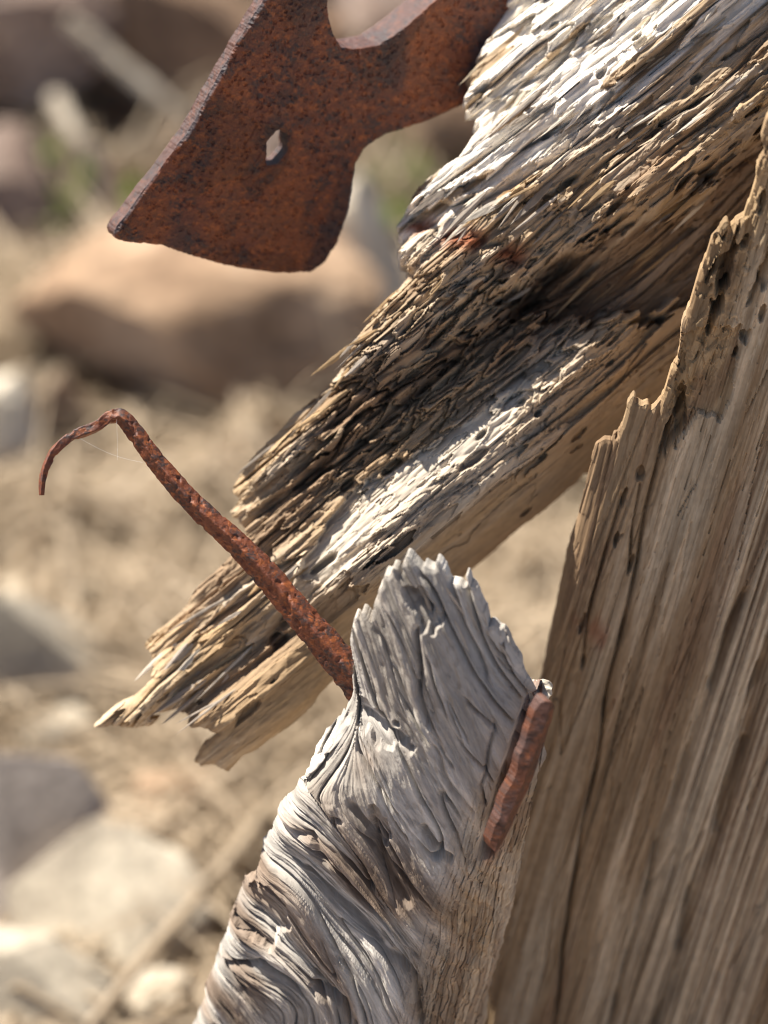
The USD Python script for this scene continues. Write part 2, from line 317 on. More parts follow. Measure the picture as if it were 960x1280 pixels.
    blk, _ = patch([(420, 470), (470, 405), (540, 390), (640, 430), (560, 500), (480, 560), (400, 620), (360, 580)], 3.5, 2.0, 1.4); H += blk
    # channel along the ridge where the pale wood shows
    dr, ar = polydist([(360, 690), (430, 620), (500, 565), (590, 510), (640, 470)], X, Y)
    H -= 4.5 * MM * np.exp(-(dr / 26) ** 2) * sm(ar, 0, 0.15)
    # fibre bundles, coarse to fine
    dl, _ = polydist([(250, 930), (420, 760), (500, 690), (600, 610), (740, 470), (830, 400)], X, Y)
    below = ((X - 250) * 0.61 + (Y - 930) * 0.79 + 0 * X) > 0      # lower side face
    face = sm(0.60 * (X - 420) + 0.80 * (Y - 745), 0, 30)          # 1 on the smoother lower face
    rough = 1 - 0.78 * face
    bare = inside([(366, 704), (410, 640), (450, 612), (500, 585), (560, 545), (600, 520), (640, 478), (664, 480), (622, 542), (560, 587), (500, 637), (440, 690), (400, 732)], X + 6 * wx + 2 * wz, Y + 4 * wy)
    bare = ndi.gaussian_filter(bare.astype(float), 1.2); rough = rough * (1 - 0.78 * bare)
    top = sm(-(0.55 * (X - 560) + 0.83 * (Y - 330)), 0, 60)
    jag = 0.0035 * s.noise(0.004, 0.0009, 14) + 0.006 * s.noise(0.01, 0.0025, 15)
    c0, e0, k0, f0 = strips(wu + 1.6 * jag, wv, 0.15, 0.0150, 20); c1, e1, k1, f1 = strips(wu + jag, wv + 0.0006 * c0, 0.075, 0.0078, 21)
    c2, e2, k2, f2 = strips(wu + 0.7 * jag, wv + 0.0003 * c1, 0.042, 0.0036, 22); c3, e3, k3, f3 = strips(wu + 0.4 * jag, wv, 0.030, 0.0011, 23)
    c4, e4, k4 = cells(wu + jag, wv, 0.016, 0.0036, 24)
    _, ce, cr = cells(wu + 0.7 * jag + 0.4 * v, wv + 0.0006 * wz, 0.0085, 0.0036, 26)
    H += rough * MM * (9.0 * c0 + 6.0 * c1 + (1.5 - 0.5 * top) * c2 + 0.25 * c3) + (1 - face) * (1 - bare) * (1 - 0.6 * top) * MM * 1.5 * (cr - 0.5) * sm(ce, 0.0, 0.3) + top * MM * (0.8 * c4 + 1.0 * c1)
    gate = sm(s.noise(0.03, 0.004, 16), -0.5, 0.4)
    H -= bare * 3.2 * MM
    zg, ag2 = polydist([(497, 272), (540, 293), (590, 305), (650, 330)], X + 5 * wx, Y + 4 * wy); H -= 5 * MM * np.exp(-(zg / 7) ** 2)
    zr0 = 1 - bare
    H -= 12 * MM * sm(0.60 * (X - 420) + 0.80 * (Y - 745), 20, 150) * sm(X, 420, 600)
    for line, w, dep in (([(425, 535), (470, 505), (530, 462)], 6, 9), ([(370, 612), (430, 570), (480, 535)], 6, 9), ([(650, 335), (580, 385), (530, 445)], 7, 10), ([(740, 318), (680, 362), (620, 415)], 8, 10), ([(560, 470), (610, 432), (650, 410)], 6, 8), ([(330, 640), (390, 605), (420, 570)], 6, 7),
                         ([(300, 735), (360, 690), (400, 655)], 5, 6), ([(250, 800), (330, 745), (370, 715)], 6, 8), ([(560, 262), (620, 245), (690, 210)], 6, 7), ([(640, 190), (720, 160), (800, 120)], 5, 6), ([(700, 250), (790, 190), (880, 120)], 7, 8), ([(620, 130), (700, 90), (760, 40)], 4, 5), ([(800, 230), (870, 170), (950, 100)], 6, 7)):
        d, a = polydist(line, X + 7 * wx + 2.5 * wz, Y + 5 * wy); H -= dep * MM * np.exp(-(d / w) ** 2) * sm(np.minimum(a, 1 - a), -0.03, 0.15)
    H -= rough * gate * MM * (4.0 * np.exp(-(e0 / 0.06) ** 2) + 2.6 * np.exp(-(e1 / 0.09) ** 2) * (hsh(np.floor(wv / 0.004).astype(int), np.zeros(s.shape, int), 3, 3) > 0.4) + 0.9 * np.exp(-(e2 / 0.12) ** 2))
    # cross breaks on the shaded blocky part
    cb, eb, kb = cells(wu + 0.5 * wv, wv, 0.013, 0.010, 29)
    zone = np.exp(-(polydist([(440, 520), (560, 430), (640, 400)], X, Y)[0] / 95) ** 2)
    cb, eb, kb, fb = strips(wu + 2.2 * jag, wv + 0.0015 * wx, 0.020, 0.0085, 29, 0.9); H += zone * MM * 9.0 * cb - zone * MM * 3.5 * np.exp(-(np.minimum(fb, 1 - fb) / 0.035) ** 2) * (kb > 0.3)
    H += MM * (0.35 * s.noise(0.008, 0.0008, 31) * (0.4 + 0.6 * rough) + 0.22 * s.noise(0.003, 0.0006, 32) + 0.5 * face * s.noise(0.02, 0.002, 33))
    # insect galleries and holes
    rng = np.random.default_rng(5)
    for x, y, ru, rv, dep in [(435, 607, 5, 2.6, 9), (488, 585, 6, 2.4, 8), (405, 705, 8, 2.0, 8), (590, 575, 8, 2.5, 6), (640, 500, 6, 2, 6), (650, 505, 3, 1.6, 6), (345, 800, 5, 3.4, 9), (310, 888, 7, 3.0, 5), (600, 545, 4, 1.8, 5), (670, 520, 2.4, 1.4, 7),
                              (680, 178, 3, 1.5, 6), (745, 105, 2.6, 1.5, 6), (690, 38, 2.4, 1.2, 5), (790, 60, 3, 1.3, 6), (770, 35, 2.4, 1.4, 6), (860, 110, 3, 1.6, 6), (820, 165, 3, 1.8, 7), (700, 415, 4, 1.4, 5), (740, 292, 3, 1.2, 6), (660, 640, 3, 1, 4), (760, 455, 3, 1.2, 5), (720, 560, 3, 1.0, 3)]:
        q = spot(s, x, y, ru, rv) * (1 + 0.18 * wz); H -= dep * MM * (1 - sm(q, 0.7, 1.15))
    for _ in range(80):
        x = rng.uniform(330, 960); y = 745 - (x - 400) * 0.82 + rng.normal(-40, 90); q = spot(s, x, y, rng.uniform(0.8, 2.6), rng.uniform(0.5, 1.0)); H -= rng.uniform(1, 3) * MM * (1 - sm(q, 0.6, 1.2))
    # rough bitten-out ground of the ridge
    bite, be_, bk = cells(u + 0.003 * wx, v + 0.0012 * wy, 0.015, 0.0040, 35)
    zr = np.exp(-(polydist([(380, 720), (450, 690), (560, 590), (700, 450)], X, Y)[0] / 34) ** 2)
    H += zr * zr0 * MM * (-3.5 * sm(0.42 - be_, 0, 0.4) * 0 + 3.8 * (bk - 0.5) * sm(be_, 0.02, 0.3))
    R = 7 * MM + 2 * MM * c1
    H -= np.minimum(sphere_round(s.D, R), 6 * MM)
    # the wood's colours, with sunlight and shade painted into some areas
    tone = 0.5 * k1 + 0.3 * k2 + 0.2 * k3
    nb = s.noise(0.03, 0.006, 41); nf = s.noise(0.012, 0.001, 42)
    C = np.ones(s.shape + (3,)) * (0.35 * WOOD['grey'] + 0.65 * WOOD['tan'])
    C = mixc(C, 'pale', sm(tone + 0.12 * nb, 0.5, 0.85) * 0.5)
    C = mixc(C, 'tan', sm(nb + 0.5 * nf, -0.1, 1.4) * 0.8); C = mixc(C, 'brown', sm(-nb + 0.4 * nf, 0.2, 1.6) * 0.55)
    C = mixc(C, 'brown', zone * 0.6 * sm(k2 + 0.2 * nf, 0.0, 0.6))
    C = mixc(C, 'brown', lm * 0.6); C = mixc(C, 'dark', lm * sm(nb, 0.2, 1.2) * 0.4)  # hollow painted browner and darker to deepen its shade
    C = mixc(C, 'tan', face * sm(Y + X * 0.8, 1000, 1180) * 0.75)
    C = mixc(C, 'brown', face * sm(0.60 * (X - 420) + 0.80 * (Y - 745), 30, 120) * sm(X, 460, 660) * 0.95)  # underside painted brown towards the lower right to deepen its shade
    C = mixc(C, 'pale', bare * 0.65); C = mixc(C, 'pale', zr * 0.5)
    C = mixc(C, 'cream', sm(-(s.U - s.plane(300, 850)[0]), 0, 0.05) * sm(k3 + 0.2 * nf, 0.3, 0.9) * 0.6)
    C = mixc(C, 'sunlit_bleach', top * sm(k2 + 0.25 * nf, 0.0, 0.5) * 0.95)  # upper layer whitened beyond its weathering so it reads as sunlit
    C = mixc(C, 'rust', np.exp(-(polydist([(500, 275), (560, 300), (640, 325)], X, Y)[0] / 15) ** 2) * sm(nf + nb * 0.5, -1.4, 0.6) * 0.95)
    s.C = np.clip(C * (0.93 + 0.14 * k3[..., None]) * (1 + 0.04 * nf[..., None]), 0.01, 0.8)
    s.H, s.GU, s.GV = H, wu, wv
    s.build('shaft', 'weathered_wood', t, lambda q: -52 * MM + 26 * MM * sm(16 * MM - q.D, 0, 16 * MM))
    return t, s
def shard(s, name, mat, parent, x, y, length, width, thick, lift, tilt, twist, seed, tone, flip=1):
    """A loose splinter lying along the grain, its free end raised from the surface; sizes in mm."""
    rng = np.random.default_rng(seed); p, _, i, j = s.at(x, y)
    n = 12; q = np.linspace(0, 1, n); a = s.a * math.cos(twist) + s.b * math.sin(twist); b = np.cross(s.n, a)
    prof = np.interp(q, [0, 0.12, 0.45, 0.8, 1.0], [0.3, 0.9, 1.0, 0.6, 0.08]) * (1 + 0.05 * rng.standard_normal(n))
    ang = np.array([0.1, 0.9, 1.7, 2.5, 3.3, 4.3, 5.2]); rr = 1 + 0.25 * rng.standard_normal(len(ang))
    cl = p + s.n * (lift * MM) - flip * a * np.outer(q, np.ones(3)) * length * MM + s.n * (np.outer(q ** 1.5, np.ones(3)) * math.tan(tilt) * length * MM) + b * (np.cumsum(rng.standard_normal(n)) * 0.06 * MM)[:, None]
    v = cl[:, None] + (np.cos(ang) * rr)[None, :, None] * b * (width / 2 * MM * prof)[:, None, None] + (np.sin(ang) * rr)[None, :, None] * s.n * (thick / 2 * MM * prof)[:, None, None]
    v = v + rng.standard_normal(v.shape) * 0.03 * MM + a * (rng.standard_normal((1, len(ang), 1)) * 0.06 * length * MM) * (q[:, None, None] ** 2)
    kk = len(ang); v = np.vstack([v.reshape(-1, 3), cl[0], cl[-1]]); f = []
    for r in range(n - 1):
        for k in range(kk):
            o, o2 = r * kk + k, r * kk + (k + 1) % kk; f += [(o, o2, o2 + kk), (o, o2 + kk, o + kk)]
    for k in range(kk): f += [(n * kk, (k + 1) % kk, k), (n * kk + 1, (n - 1) * kk + k, (n - 1) * kk + (k + 1) % kk)]
    f = np.array(f)
    tm = trimesh.Trimesh(v, f, process=False)
    if tm.volume < 0: f = f[:, ::-1]
    w = v - s.o; st = np.stack([w @ s.a, w @ s.b, w @ s.n], 1)
    col = np.ones((len(v), 3)) * tone * (1 + 0.12 * rng.standard_normal() + 0.04 * rng.standard_normal((len(v), 1)))
    obj(name, (v, f), mat, parent, col=np.clip(col, 0.01, 0.8), st=st)

beam, bs = make_beam()
rng = np.random.default_rng(77)
def strew(s, parent, line, count, spread, Ls, Ws, seed, tones, tilt=(0.0, 0.18), tw=0.12):
    r = np.random.default_rng(seed); line = np.asarray(line, float)
    for k in range(count):
        f = r.uniform(0, len(line) - 1.001); i = int(f); x, y = line[i] + (f - i) * (line[i + 1] - line[i]) + r.normal(0, spread, 2)
        p, _, iu, iv = s.at(x, y)
        if not s.mask[iu, iv]: continue
        w = r.uniform(*Ws) * 0.55; shard(s, 'splinter', 'weathered_wood', parent, x, y, r.uniform(*Ls) * 1.25, w, w * r.uniform(0.4, 0.7), r.uniform(-0.3, 0.4), r.uniform(*tilt), r.normal(0, tw), seed * 1000 + k, WOOD[tones[r.integers(len(tones))]])
strew(bs, beam, [(610, 110), (680, 150), (780, 150), (860, 170), (940, 100)], 34, 16, (8, 24), (1.5, 4.5), 1, ['pale', 'cream', 'grey'])
strew(bs, beam, [(560, 240), (650, 255), (735, 235), (845, 255), (900, 225)], 30, 9, (9, 26), (2, 6), 2, ['grey', 'tan', 'pale'])
strew(bs, beam, [(640, 40), (760, 40), (900, 30)], 30, 30, (6, 18), (1.2, 3.5), 3, ['pale', 'cream'])
strew(bs, beam, [(560, 340), (660, 370), (700, 330)], 10, 7, (10, 24), (2, 5), 4, ['tan', 'brown', 'grey'])
strew(bs, beam, [(330, 600), (420, 500), (500, 380)], 16, 14, (10, 28), (2, 5), 5, ['grey', 'tan'])
strew(bs, beam, [(215, 800), (250, 830), (290, 860), (300, 740), (380, 690)], 26, 14, (10, 30), (1.5, 5), 6, ['grey', 'pale', 'tan'], tilt=(-0.05, 0.1))
strew(bs, beam, [(690, 370), (760, 345), (850, 300)], 9, 10, (14, 34), (2, 5), 7, ['brown', 'tan'])

# ------------------------------------------------------------------ the upright plank on the right
def foot(s, parent):
    """The part of a post below the worked face, down into the ground."""
    i = np.where(s.mask.any(1))[0][0] + 12; j = np.where(s.mask[i])[0]; j = j[np.linspace(6, len(j) - 7, 12).astype(int)]
    fr = [s.o + s.u[i] * s.a + s.v[k] * s.b + (s.H[i, k] - 0.004) * s.n for k in j]; bk = [s.o + s.u[i] * s.a + s.v[k] * s.b - 0.030 * s.n for k in j[::-1]]
    ring = np.array(fr + bk); n = len(ring); dn = -s.a if s.a[2] > 0 else s.a; q = np.linspace(-0.01, (ring[:, 2].max() + 0.12) / -dn[2], 10)
    v = ring[None] + q[:, None, None] * dn; v = v + (fbm(v * np.array([60, 60, 8]), 3, 4)[..., None] - 0.5) * 0.006 * s.n
    a, b = np.meshgrid(np.arange(9), np.arange(n), indexing='ij'); b2 = (b + 1) % n
    f = np.vstack([np.stack([a * n + b, a * n + b2, (a + 1) * n + b2], -1).reshape(-1, 3), np.stack([a * n + b, (a + 1) * n + b2, (a + 1) * n + b], -1).reshape(-1, 3)]); V = v.reshape(-1, 3)
    w = V - s.o; obj('foot', (V, f), 'weathered_wood', parent, col=np.ones((len(V), 3)) * WOOD['tan'], st=np.stack([w @ s.a, w @ s.b, w @ s.n], 1))
def make_plank():
    t = thing('wooden_plank', 'upright weathered plank with fluted grain and a worm eaten top at the right edge', 'plank')
    out = [(578, 1310), (586, 1240), (622, 1090), (662, 930), (690, 800), (712, 690), (735, 600), (742, 562), (744, 550), (757, 541), (765, 545), (768, 533), (782, 524), (785, 500), (792, 497), (800, 502), (810, 509), (824, 512), (832, 498), (838, 470), (846, 452), (850, 420), (853, 395), (866, 370), (872, 345), (884, 320), (888, 300),
           (900, 284), (915, 281), (930, 278), (944, 240), (946, 215), (955, 205), (952, 180), (958, 160), (972, 120), (990, 60), (1300, 40), (1300, 2600), (420, 2600), (520, 1750)]
    s = Slab(800, 560, 1.205, (-0.10, -0.42, 0.90), (0.235, 0.97), [(480, 1330), (1110, 1330), (985, 40), (1040, 120)], 0.00056)
    wx, wz = s.noise(0.006, 0.0016, 103), s.noise(0.002, 0.0008, 105)
    X, Y, u, v = s.X, s.Y, s.U, s.V
    wsp = s.noise(0.014, 0.0011, 106) + 0.8 * s.noise(0.02, 0.0026, 107)
    s.cut(out, (wz * 0.5 * (Y < 600) + wx * 0.8, wsp * 5.5 * sm(Y, 640, 560)))
    # how far across the plank, measured on the drawing at its lean
    lean = 0.145 + 0.045 * sm(X + 0.2 * Y, 800, 1150)
    q = X + (Y - 900) * (0.195 + 0.00009 * (X - 670) )
    Q = [560, 665, 690, 720, 735, 790, 800, 850, 905, 960, 985, 1020, 1060, 1100, 1150, 1250]
    Z = [-9,  -5,   -1,  0.5, 0.0,  2.5,  2.0,  5,   7.5, 8.0,  4.0,  2.0,  5.0,  6,   5,   2]
    wv = v + 0.0016 * s.noise(0.12, 0.006, 111)
    qn = q + 5 * s.noise(0.09, 0.01, 112)
    H = np.interp(qn, Q, Z) * MM
    H = ndi.gaussian_filter(H, 2.0)
    c1, e1, k1 = cells(u, wv, 0.16, 0.009, 121); c2, e2, k2 = cells(u, wv, 0.06, 0.0030, 122)
    flute = sm(qn, 845, 880)
    lines = s.noise(0.09, 0.00085, 131); lines2 = s.noise(0.05, 0.0016, 132)
    H += MM * (0.5 * c1 + 0.35 * c2 + (0.16 + 0.75 * flute) * np.abs(lines) + (0.10 + 0.30 * flute) * lines2 + 0.25 * np.abs(s.noise(0.05, 0.0011, 134)) + 0.16 * s.noise(0.006, 0.0006, 133))
    H -= MM * (1.3 * np.exp(-(e1 / 0.06) ** 2) * (k1 > 0.55) + 0.5 * np.exp(-(e2 / 0.1) ** 2) * (k2 > 0.6))
    # long checks
    for line, w, dep in (([(778, 610), (760, 680), (738, 760), (722, 840)], 2.6, 4), ([(842, 500), (815, 600), (790, 740), (757, 880), (735, 990), (700, 1180), (690, 1290)], 2.8, 5), ([(800, 600), (792, 660), (785, 720)], 1.8, 3),
                         ([(935, 720), (880, 860), (820, 1050), (760, 1290)], 6, 4), ([(985, 700), (930, 900), (860, 1130), (810, 1300)], 9, 5)):
        d, a = polydist(line, X + 2.5 * s.noise(0.012, 0.004, 141), Y); H -= 1.7 * dep * MM * np.exp(-(d / (w * 0.85)) ** 2) * sm(np.minimum(a, 1 - a), 0, 0.06) * (0.55 + 0.45 * sm(s.noise(0.01, 0.004, 142), -0.6, 0.3))
    # worm eaten top: galleries, pits, a broken-away facet
    ch, eh, kh = cells(u + 0.003 * wx, v + 0.0012 * wz, 0.011, 0.0042, 151)
    worn = np.exp(-(polydist([(960, 200), (905, 330), (880, 430), (850, 490)], X, Y)[0] / 30) ** 2)
    H += worn * MM * 4.0 * (kh - 0.62) * sm(eh, 0.02, 0.22)
    rs = np.random.default_rng(15)
    fc = inside([(852, 415), (930, 405), (905, 520), (866, 518), (850, 560), (838, 520)], X + 3 * wx, Y + 3 * wz); d = ndi.distance_transform_edt(~fc) * s.step
    H -= 3.2 * MM * (1 - sm(d, 0, 0.0012))
    for x, y, ru, rv, dep in [(905, 335, 9, 3.2, 10), (900, 372, 7, 2.6, 9), (892, 395, 6, 2.0, 8), (850, 495, 6, 2.6, 9), (846, 535, 8, 2.6, 9), (955, 335, 5, 2.8, 5), (928, 415, 3, 1.6, 6), (933, 300, 6, 1.2, 6), (884, 345, 3, 1.4, 5), (952, 390, 4, 1.2, 5), (942, 360, 7, 1.0, 4),
                              (770, 675, 5, 1.4, 6), (778, 625, 3, 1.0, 5), (790, 700, 4, 1.0, 4), (727, 780, 4, 1.2, 5), (800, 592, 2.5, 1.4, 4), (772, 545, 3, 1.4, 4), (920, 440, 2.5, 1.4, 4), (845, 458, 1.6, 2.2, 5), (895, 300, 3, 1.6, 5), (953, 250, 3, 1.5, 5)]:
        qq = spot(s, x, y, ru * rs.uniform(0.7, 1.7), rv * rs.uniform(0.6, 1.3)) * np.clip(1 + 0.30 * wz + 0.25 * wx, 0.6, 1.8); H -= dep * MM * (1 - sm(qq, 0.7, 1.15))
    H -= np.minimum(sphere_round(s.D, (2.2 + 3 * sm(Y, 560, 640)) * MM), (1.8 + 2.6 * sm(Y, 560, 640)) * MM)
    nb = s.noise(0.05, 0.006, 161); nf = s.noise(0.03, 0.0012, 162); nl = s.noise(0.008, 0.003, 163)
    C = np.ones(s.shape + (3,)) * (0.12 * WOOD['grey'] + 0.68 * WOOD['tan'] + 0.2 * WOOD['brown'])
    C = mixc(C, 'brown', sm(nb + 0.5 * nf, 0.2, 1.6) * 0.6); C = mixc(C, 'cream', sm(-nb + 0.5 * nf, 0.2, 1.8) * 0.6)
    C = mixc(C, 'cream', flute * sm(1030 - qn, 0, 60) * (0.25 + 0.45 * sm(np.abs(lines), 0.2, 1.2)))
    C = mixc(C, 'brown', flute * sm(-np.abs(lines), -0.6, 0.0) * 0.6)
    C = mixc(C, 'tan', worn * 0.7); C = mixc(C, 'dark', worn * sm(nl, 0.5, 1.5) * 0.75)
    C = mixc(C, 'tan', np.where(fc, 0.8, 0)); C = mixc(C, 'brown', np.where(fc, sm(nl, 0.3, 1.2), 0) * 0.6)
    C = mixc(C, 'rust', np.exp(-(polydist([(760, 700), (730, 770), (780, 830), (760, 900)], X, Y)[0] / 14) ** 2) * sm(nl, 0.2, 1.4) * 0.6)
    s.C = np.clip(0.93 * C * (0.9 + 0.2 * k2[..., None]) * (1 + 0.1 * nf[..., None]), 0.01, 0.8)
    s.H, s.GU, s.GV = H, u, wv
    s.build('board', 'weathered_wood', t, lambda q: -34 * MM + 27 * MM * sm(14 * MM - q.D, 0, 14 * MM) * sm(q.Y, 760, 620))
    return t, s
plank, pls = make_plank(); foot(pls, plank)
# ------------------------------------------------------------------ the grey post end in front
def make_post():
    t = thing('wooden_post', 'silver grey post with a jagged fibrous top and swirling grain in the foreground', 'post')
    out = [(235, 1300), (247, 1268), (262, 1220), (283, 1160), (296, 1125), (303, 1100), (320, 1092), (326, 1060), (338, 1040), (352, 1008), (362, 995), (385, 965), (392, 945), (404, 918), (424, 903), (432, 885), (440, 862), (441, 835), (437, 800), (441, 775), (449, 763), (458, 760), (468, 768), (471, 745), (477, 735), (483, 722), (484, 706), (491, 701), (499, 703), (503, 712), (507, 700), (514, 697), (530, 699), (546, 706), (556, 714), (561, 728), (566, 738), (571, 726), (578, 722), (586, 724), (590, 736), (597, 742), (601, 756), (609, 770), (613, 786), (621, 783), (629, 785), (636, 795), (641, 808), (650, 820), (657, 845), (668, 865), (671, 880), (676, 890), (677, 965), (668, 990), (662, 1020), (652, 1062), (650, 1090), (641, 1130), (630, 1180), (612, 1240), (600, 1300), (560, 1600), (120, 1600)]
    s = Slab(500, 900, 1.172, (-0.16, -0.42, 0.89), (-0.34, 0.94), [(220, 1330), (640, 1330), (700, 850), (520, 670), (420, 740), (700, 1000)], 0.00036)
    wx, wz = s.noise(0.005, 0.0016, 203), s.noise(0.0022, 0.0009, 205)
    X, Y = s.X, s.Y
    wsp = s.noise(0.014, 0.0010, 210) + 0.8 * s.noise(0.02, 0.0022, 211)
    s.cut(out, (wz * 0.6 + wx * 0.8 * sm(Y, 800, 900), wz * 0.5 + wsp * 4.5 * sm(Y, 860, 780)))
    # the run of the grain: combed fibres above, bending out to the left and curling down below
    run = np.array([(450, 800, 25, 90), (490, 720, 30, 100), (520, 730, 45, 100), (530, 830, 12, 100), (470, 830, 60, 150), (510, 800, 40, 120), (560, 870, 55, 120), (590, 760, 40, 120), (640, 850, 60, 120), (560, 980, 35, 130), (600, 920, 40, 120), (540, 1010, 50, 110),
                    (430, 900, -60, 90), (410, 940, -70, 110), (470, 910, 60, 60), (455, 1025, 60, 100), (435, 1080, 100, 120), (390, 1032, 120, 70), (382, 1132, 110, 150), (330, 1075, 100, 15), (317, 1157, 110, 35), (305, 1195, 150, 30), (405, 1212, 60, 70), (515, 1125, 60, 110), (472, 1225, 20, 100),
                    (430, 1255, 0, 90), (380, 1250, -30, 80), (340, 1235, 70, 50), (275, 1245, 60, 25), (300, 1300, 60, 60), (640, 1150, -25, 97), (600, 1250, -25, 97), (560, 1200, 10, 100), (670, 950, -25, 97), (400, 1400, 0, 90)], float)
    an = 2 * np.arctan2(run[:, 3], run[:, 2]); fr = RBFInterpolator(run[:, :2] / 300, np.stack([np.cos(an), np.sin(an)], 1), kernel='linear', smoothing=0.02)
    hX, hY = X[::2, ::2], Y[::2, ::2]; gx_, gy_ = np.meshgrid(np.arange(150, 800, 15), np.arange(600, 1500, 15), indexing='ij'); fg = fr(np.stack([gx_.ravel(), gy_.ravel()], 1) / 300).reshape(gx_.shape + (2,))
    at_ = lambda f, x, y: ndi.map_coordinates(f, [(x - 150) / 15, (y - 600) / 15], order=1, mode='nearest')
    def field(x, y, seed):
        a = 0.5 * np.arctan2(at_(fg[..., 1], x, y), at_(fg[..., 0], x, y)) + (0.05 + 0.10 * sm(y, 900, 1060)) * aniso(x.shape, 14, 14, seed)
        dx, dy = np.cos(a) * RIGHT[:, None, None] - np.sin(a) * UP[:, None, None], 0
        d = np.cos(a)[..., None] * RIGHT - np.sin(a)[..., None] * UP
        du, dv = d @ s.a, d @ s.b; sg = np.where(du < 0, -1.0, 1.0); n = np.hypot(du, dv); return (du * sg / n).astype(np.float32), (dv * sg / n).astype(np.float32)
    hu, hv = field(hX, hY, 206); up = lambda t: ndi.zoom(t, 2, order=1)[:s.shape[0], :s.shape[1]] if True else t
    def upto(t):
        I, J = np.meshgrid(np.arange(s.shape[0]) / 2, np.arange(s.shape[1]) / 2, indexing='ij'); return ndi.map_coordinates(t, [I, J], order=1, mode='nearest')
    n0, n1, n2 = [upto(t) for t in lic([aniso(hX.shape, 5.5, 5.5, 221), aniso(hX.shape, 2.6, 2.6, 222), aniso(hX.shape, 1.4, 1.4, 223)], hu, hv, 70, 1.7)]
    fu, fv = field(X, Y, 206) if False else (upto(hu).astype(np.float32), upto(hv).astype(np.float32))
    n3, = lic([aniso(s.shape, 0.9, 0.9, 224)], fu, fv, 12, 1.2)
    lo2 = s.noise(0.010, 0.010, 208); lo3 = s.noise(0.006, 0.006, 209)
    mixw = sm(Y - 0.25 * (X - 480), 930, 1080)
    side = sm(0.955 * (X - 602) + 0.297 * (Y - 1050), -6, 26) * sm(Y, 960, 1010)   # the sawn flank on the right
    sideg = sm(0.955 * (X - 602) + 0.297 * (Y - 1050), -60, 20) * sm(Y, 930, 1020)
    base = surface([(437, 800, 2), (450, 765, 4), (500, 700, 6), (550, 710, 6), (610, 780, 4), (665, 870, 0), (470, 800, 9), (540, 780, 13), (600, 840, 12), (640, 900, 8), (500, 860, 14), (445, 870, 0), (470, 885, 6), (430, 920, 6), (480, 940, 18), (560, 920, 17), (610, 960, 15), (650, 965, 2), (677, 965, -12),
                    (365, 1000, 4), (420, 980, 15), (460, 1010, 17), (540, 1020, 19), (598, 1050, 19), (630, 1060, 4), (652, 1080, -14), (310, 1110, 2), (370, 1090, 14), (450, 1120, 18), (565, 1150, 22), (605, 1140, 6), (640, 1130, -16), (250, 1270, 0), (320, 1230, 12), (420, 1250, 18), (530, 1260, 23), (572, 1260, 6), (607, 1260, -18), (235, 1600, 0), (400, 1600, 18), (560, 1600, 0)])
    H = base(X, Y) * MM
    smooth = 1 - 0.96 * sideg
    stair = lambda n, k, e: (np.floor(n * k) + sm((n * k) % 1.0, 0.5 - e, 0.5 + e)) / k
    def crack(n, level, width):
        """1 in a narrow crack of even width that follows a level line."""
        gu, gv = np.gradient(n); return np.exp(-(np.abs(n - level) / np.maximum(np.hypot(gu, gv), 0.02) / width) ** 2)
    w1 = 0.8 + 0.35 * mixw
    H += smooth * MM * (w1 * (1.0 * stair(n0 + 0.2 * n2, 1.4, 0.07) + 0.55 * n0) + 0.55 * w1 * stair(n1 + 0.3 * n2, 1.5, 0.10) + 0.35 * np.abs(n1) + 0.34 * np.abs(n2) + 0.20 * n3)
    g0, g1, g2 = [upto(t) for t in lic([aniso(hX.shape, 7, 7, 225), aniso(hX.shape, 5, 5, 226), aniso(hX.shape, 4, 4, 227)], hu, hv, 22, 1.5)]
    H -= smooth * MM * (5.5 * crack(n0, -0.2, 2.1) * sm(g0, -0.9, 0.2) + 4.0 * crack(n0, 1.1, 1.7) * sm(g1, -0.6, 0.4) + 2.4 * crack(n1, 0.3, 1.2) * sm(g2, -0.2, 0.7) + 1.2 * crack(n1, -0.9, 1.0) * sm(g1, 0.0, 0.8) + 0.3 * crack(n2, 0.2, 0.9) * sm(g0, -0.4, 0.6))
    for line, w, dep in (([(528, 765), (532, 800), (534, 850), (545, 890)], 3.0, 6), ([(500, 705), (520, 745), (545, 760)], 5, 5), ([(560, 712), (590, 790), (612, 840)], 3, 4), ([(470, 770), (500, 820), (530, 880)], 4, 4), ([(620, 880), (600, 960), (610, 990)], 2.4, 3), ([(545, 900), (575, 960), (600, 1000)], 2.2, 3),
                         ([(540, 1000), (560, 1035), (572, 1044)], 5, 5), ([(440, 975), (470, 1010), (490, 1050), (520, 1090)], 6, 5), ([(385, 1060), (450, 1120), (520, 1180)], 5, 4), ([(400, 1200), (440, 1215), (470, 1260)], 6, 6), ([(500, 1150), (530, 1190), (535, 1250)], 5, 5), ([(340, 1020), (400, 1030), (430, 1060)], 4, 4), ([(445, 890), (500, 900), (520, 915)], 5, 4), ([(260, 1210), (330, 1190), (400, 1215)], 4, 4)):
        d, a = polydist(line, X + 3 * lo3, Y + 3 * lo2); H -= dep * MM * np.exp(-(d / w) ** 2) * sm(np.minimum(a, 1 - a), -0.02, 0.12)
    # mortise-like break near the top, the pocket under the left spur
    for poly, dep in (([(512, 735), (530, 728), (555, 760), (540, 775), (525, 770)], 4), ([(437, 868), (475, 880), (520, 900), (500, 915), (455, 905), (430, 900)], 3.0), ([(470, 985), (492, 990), (497, 1022), (476, 1012)], 4), ([(300, 1105), (352, 1095), (370, 1130), (345, 1165), (296, 1150)], 4)):
        mk = inside(poly, X + 3 * wx, Y + 3 * wz); d = ndi.distance_transform_edt(~mk) * s.step; H -= dep * MM * (1 - sm(d, 0, 0.0016))
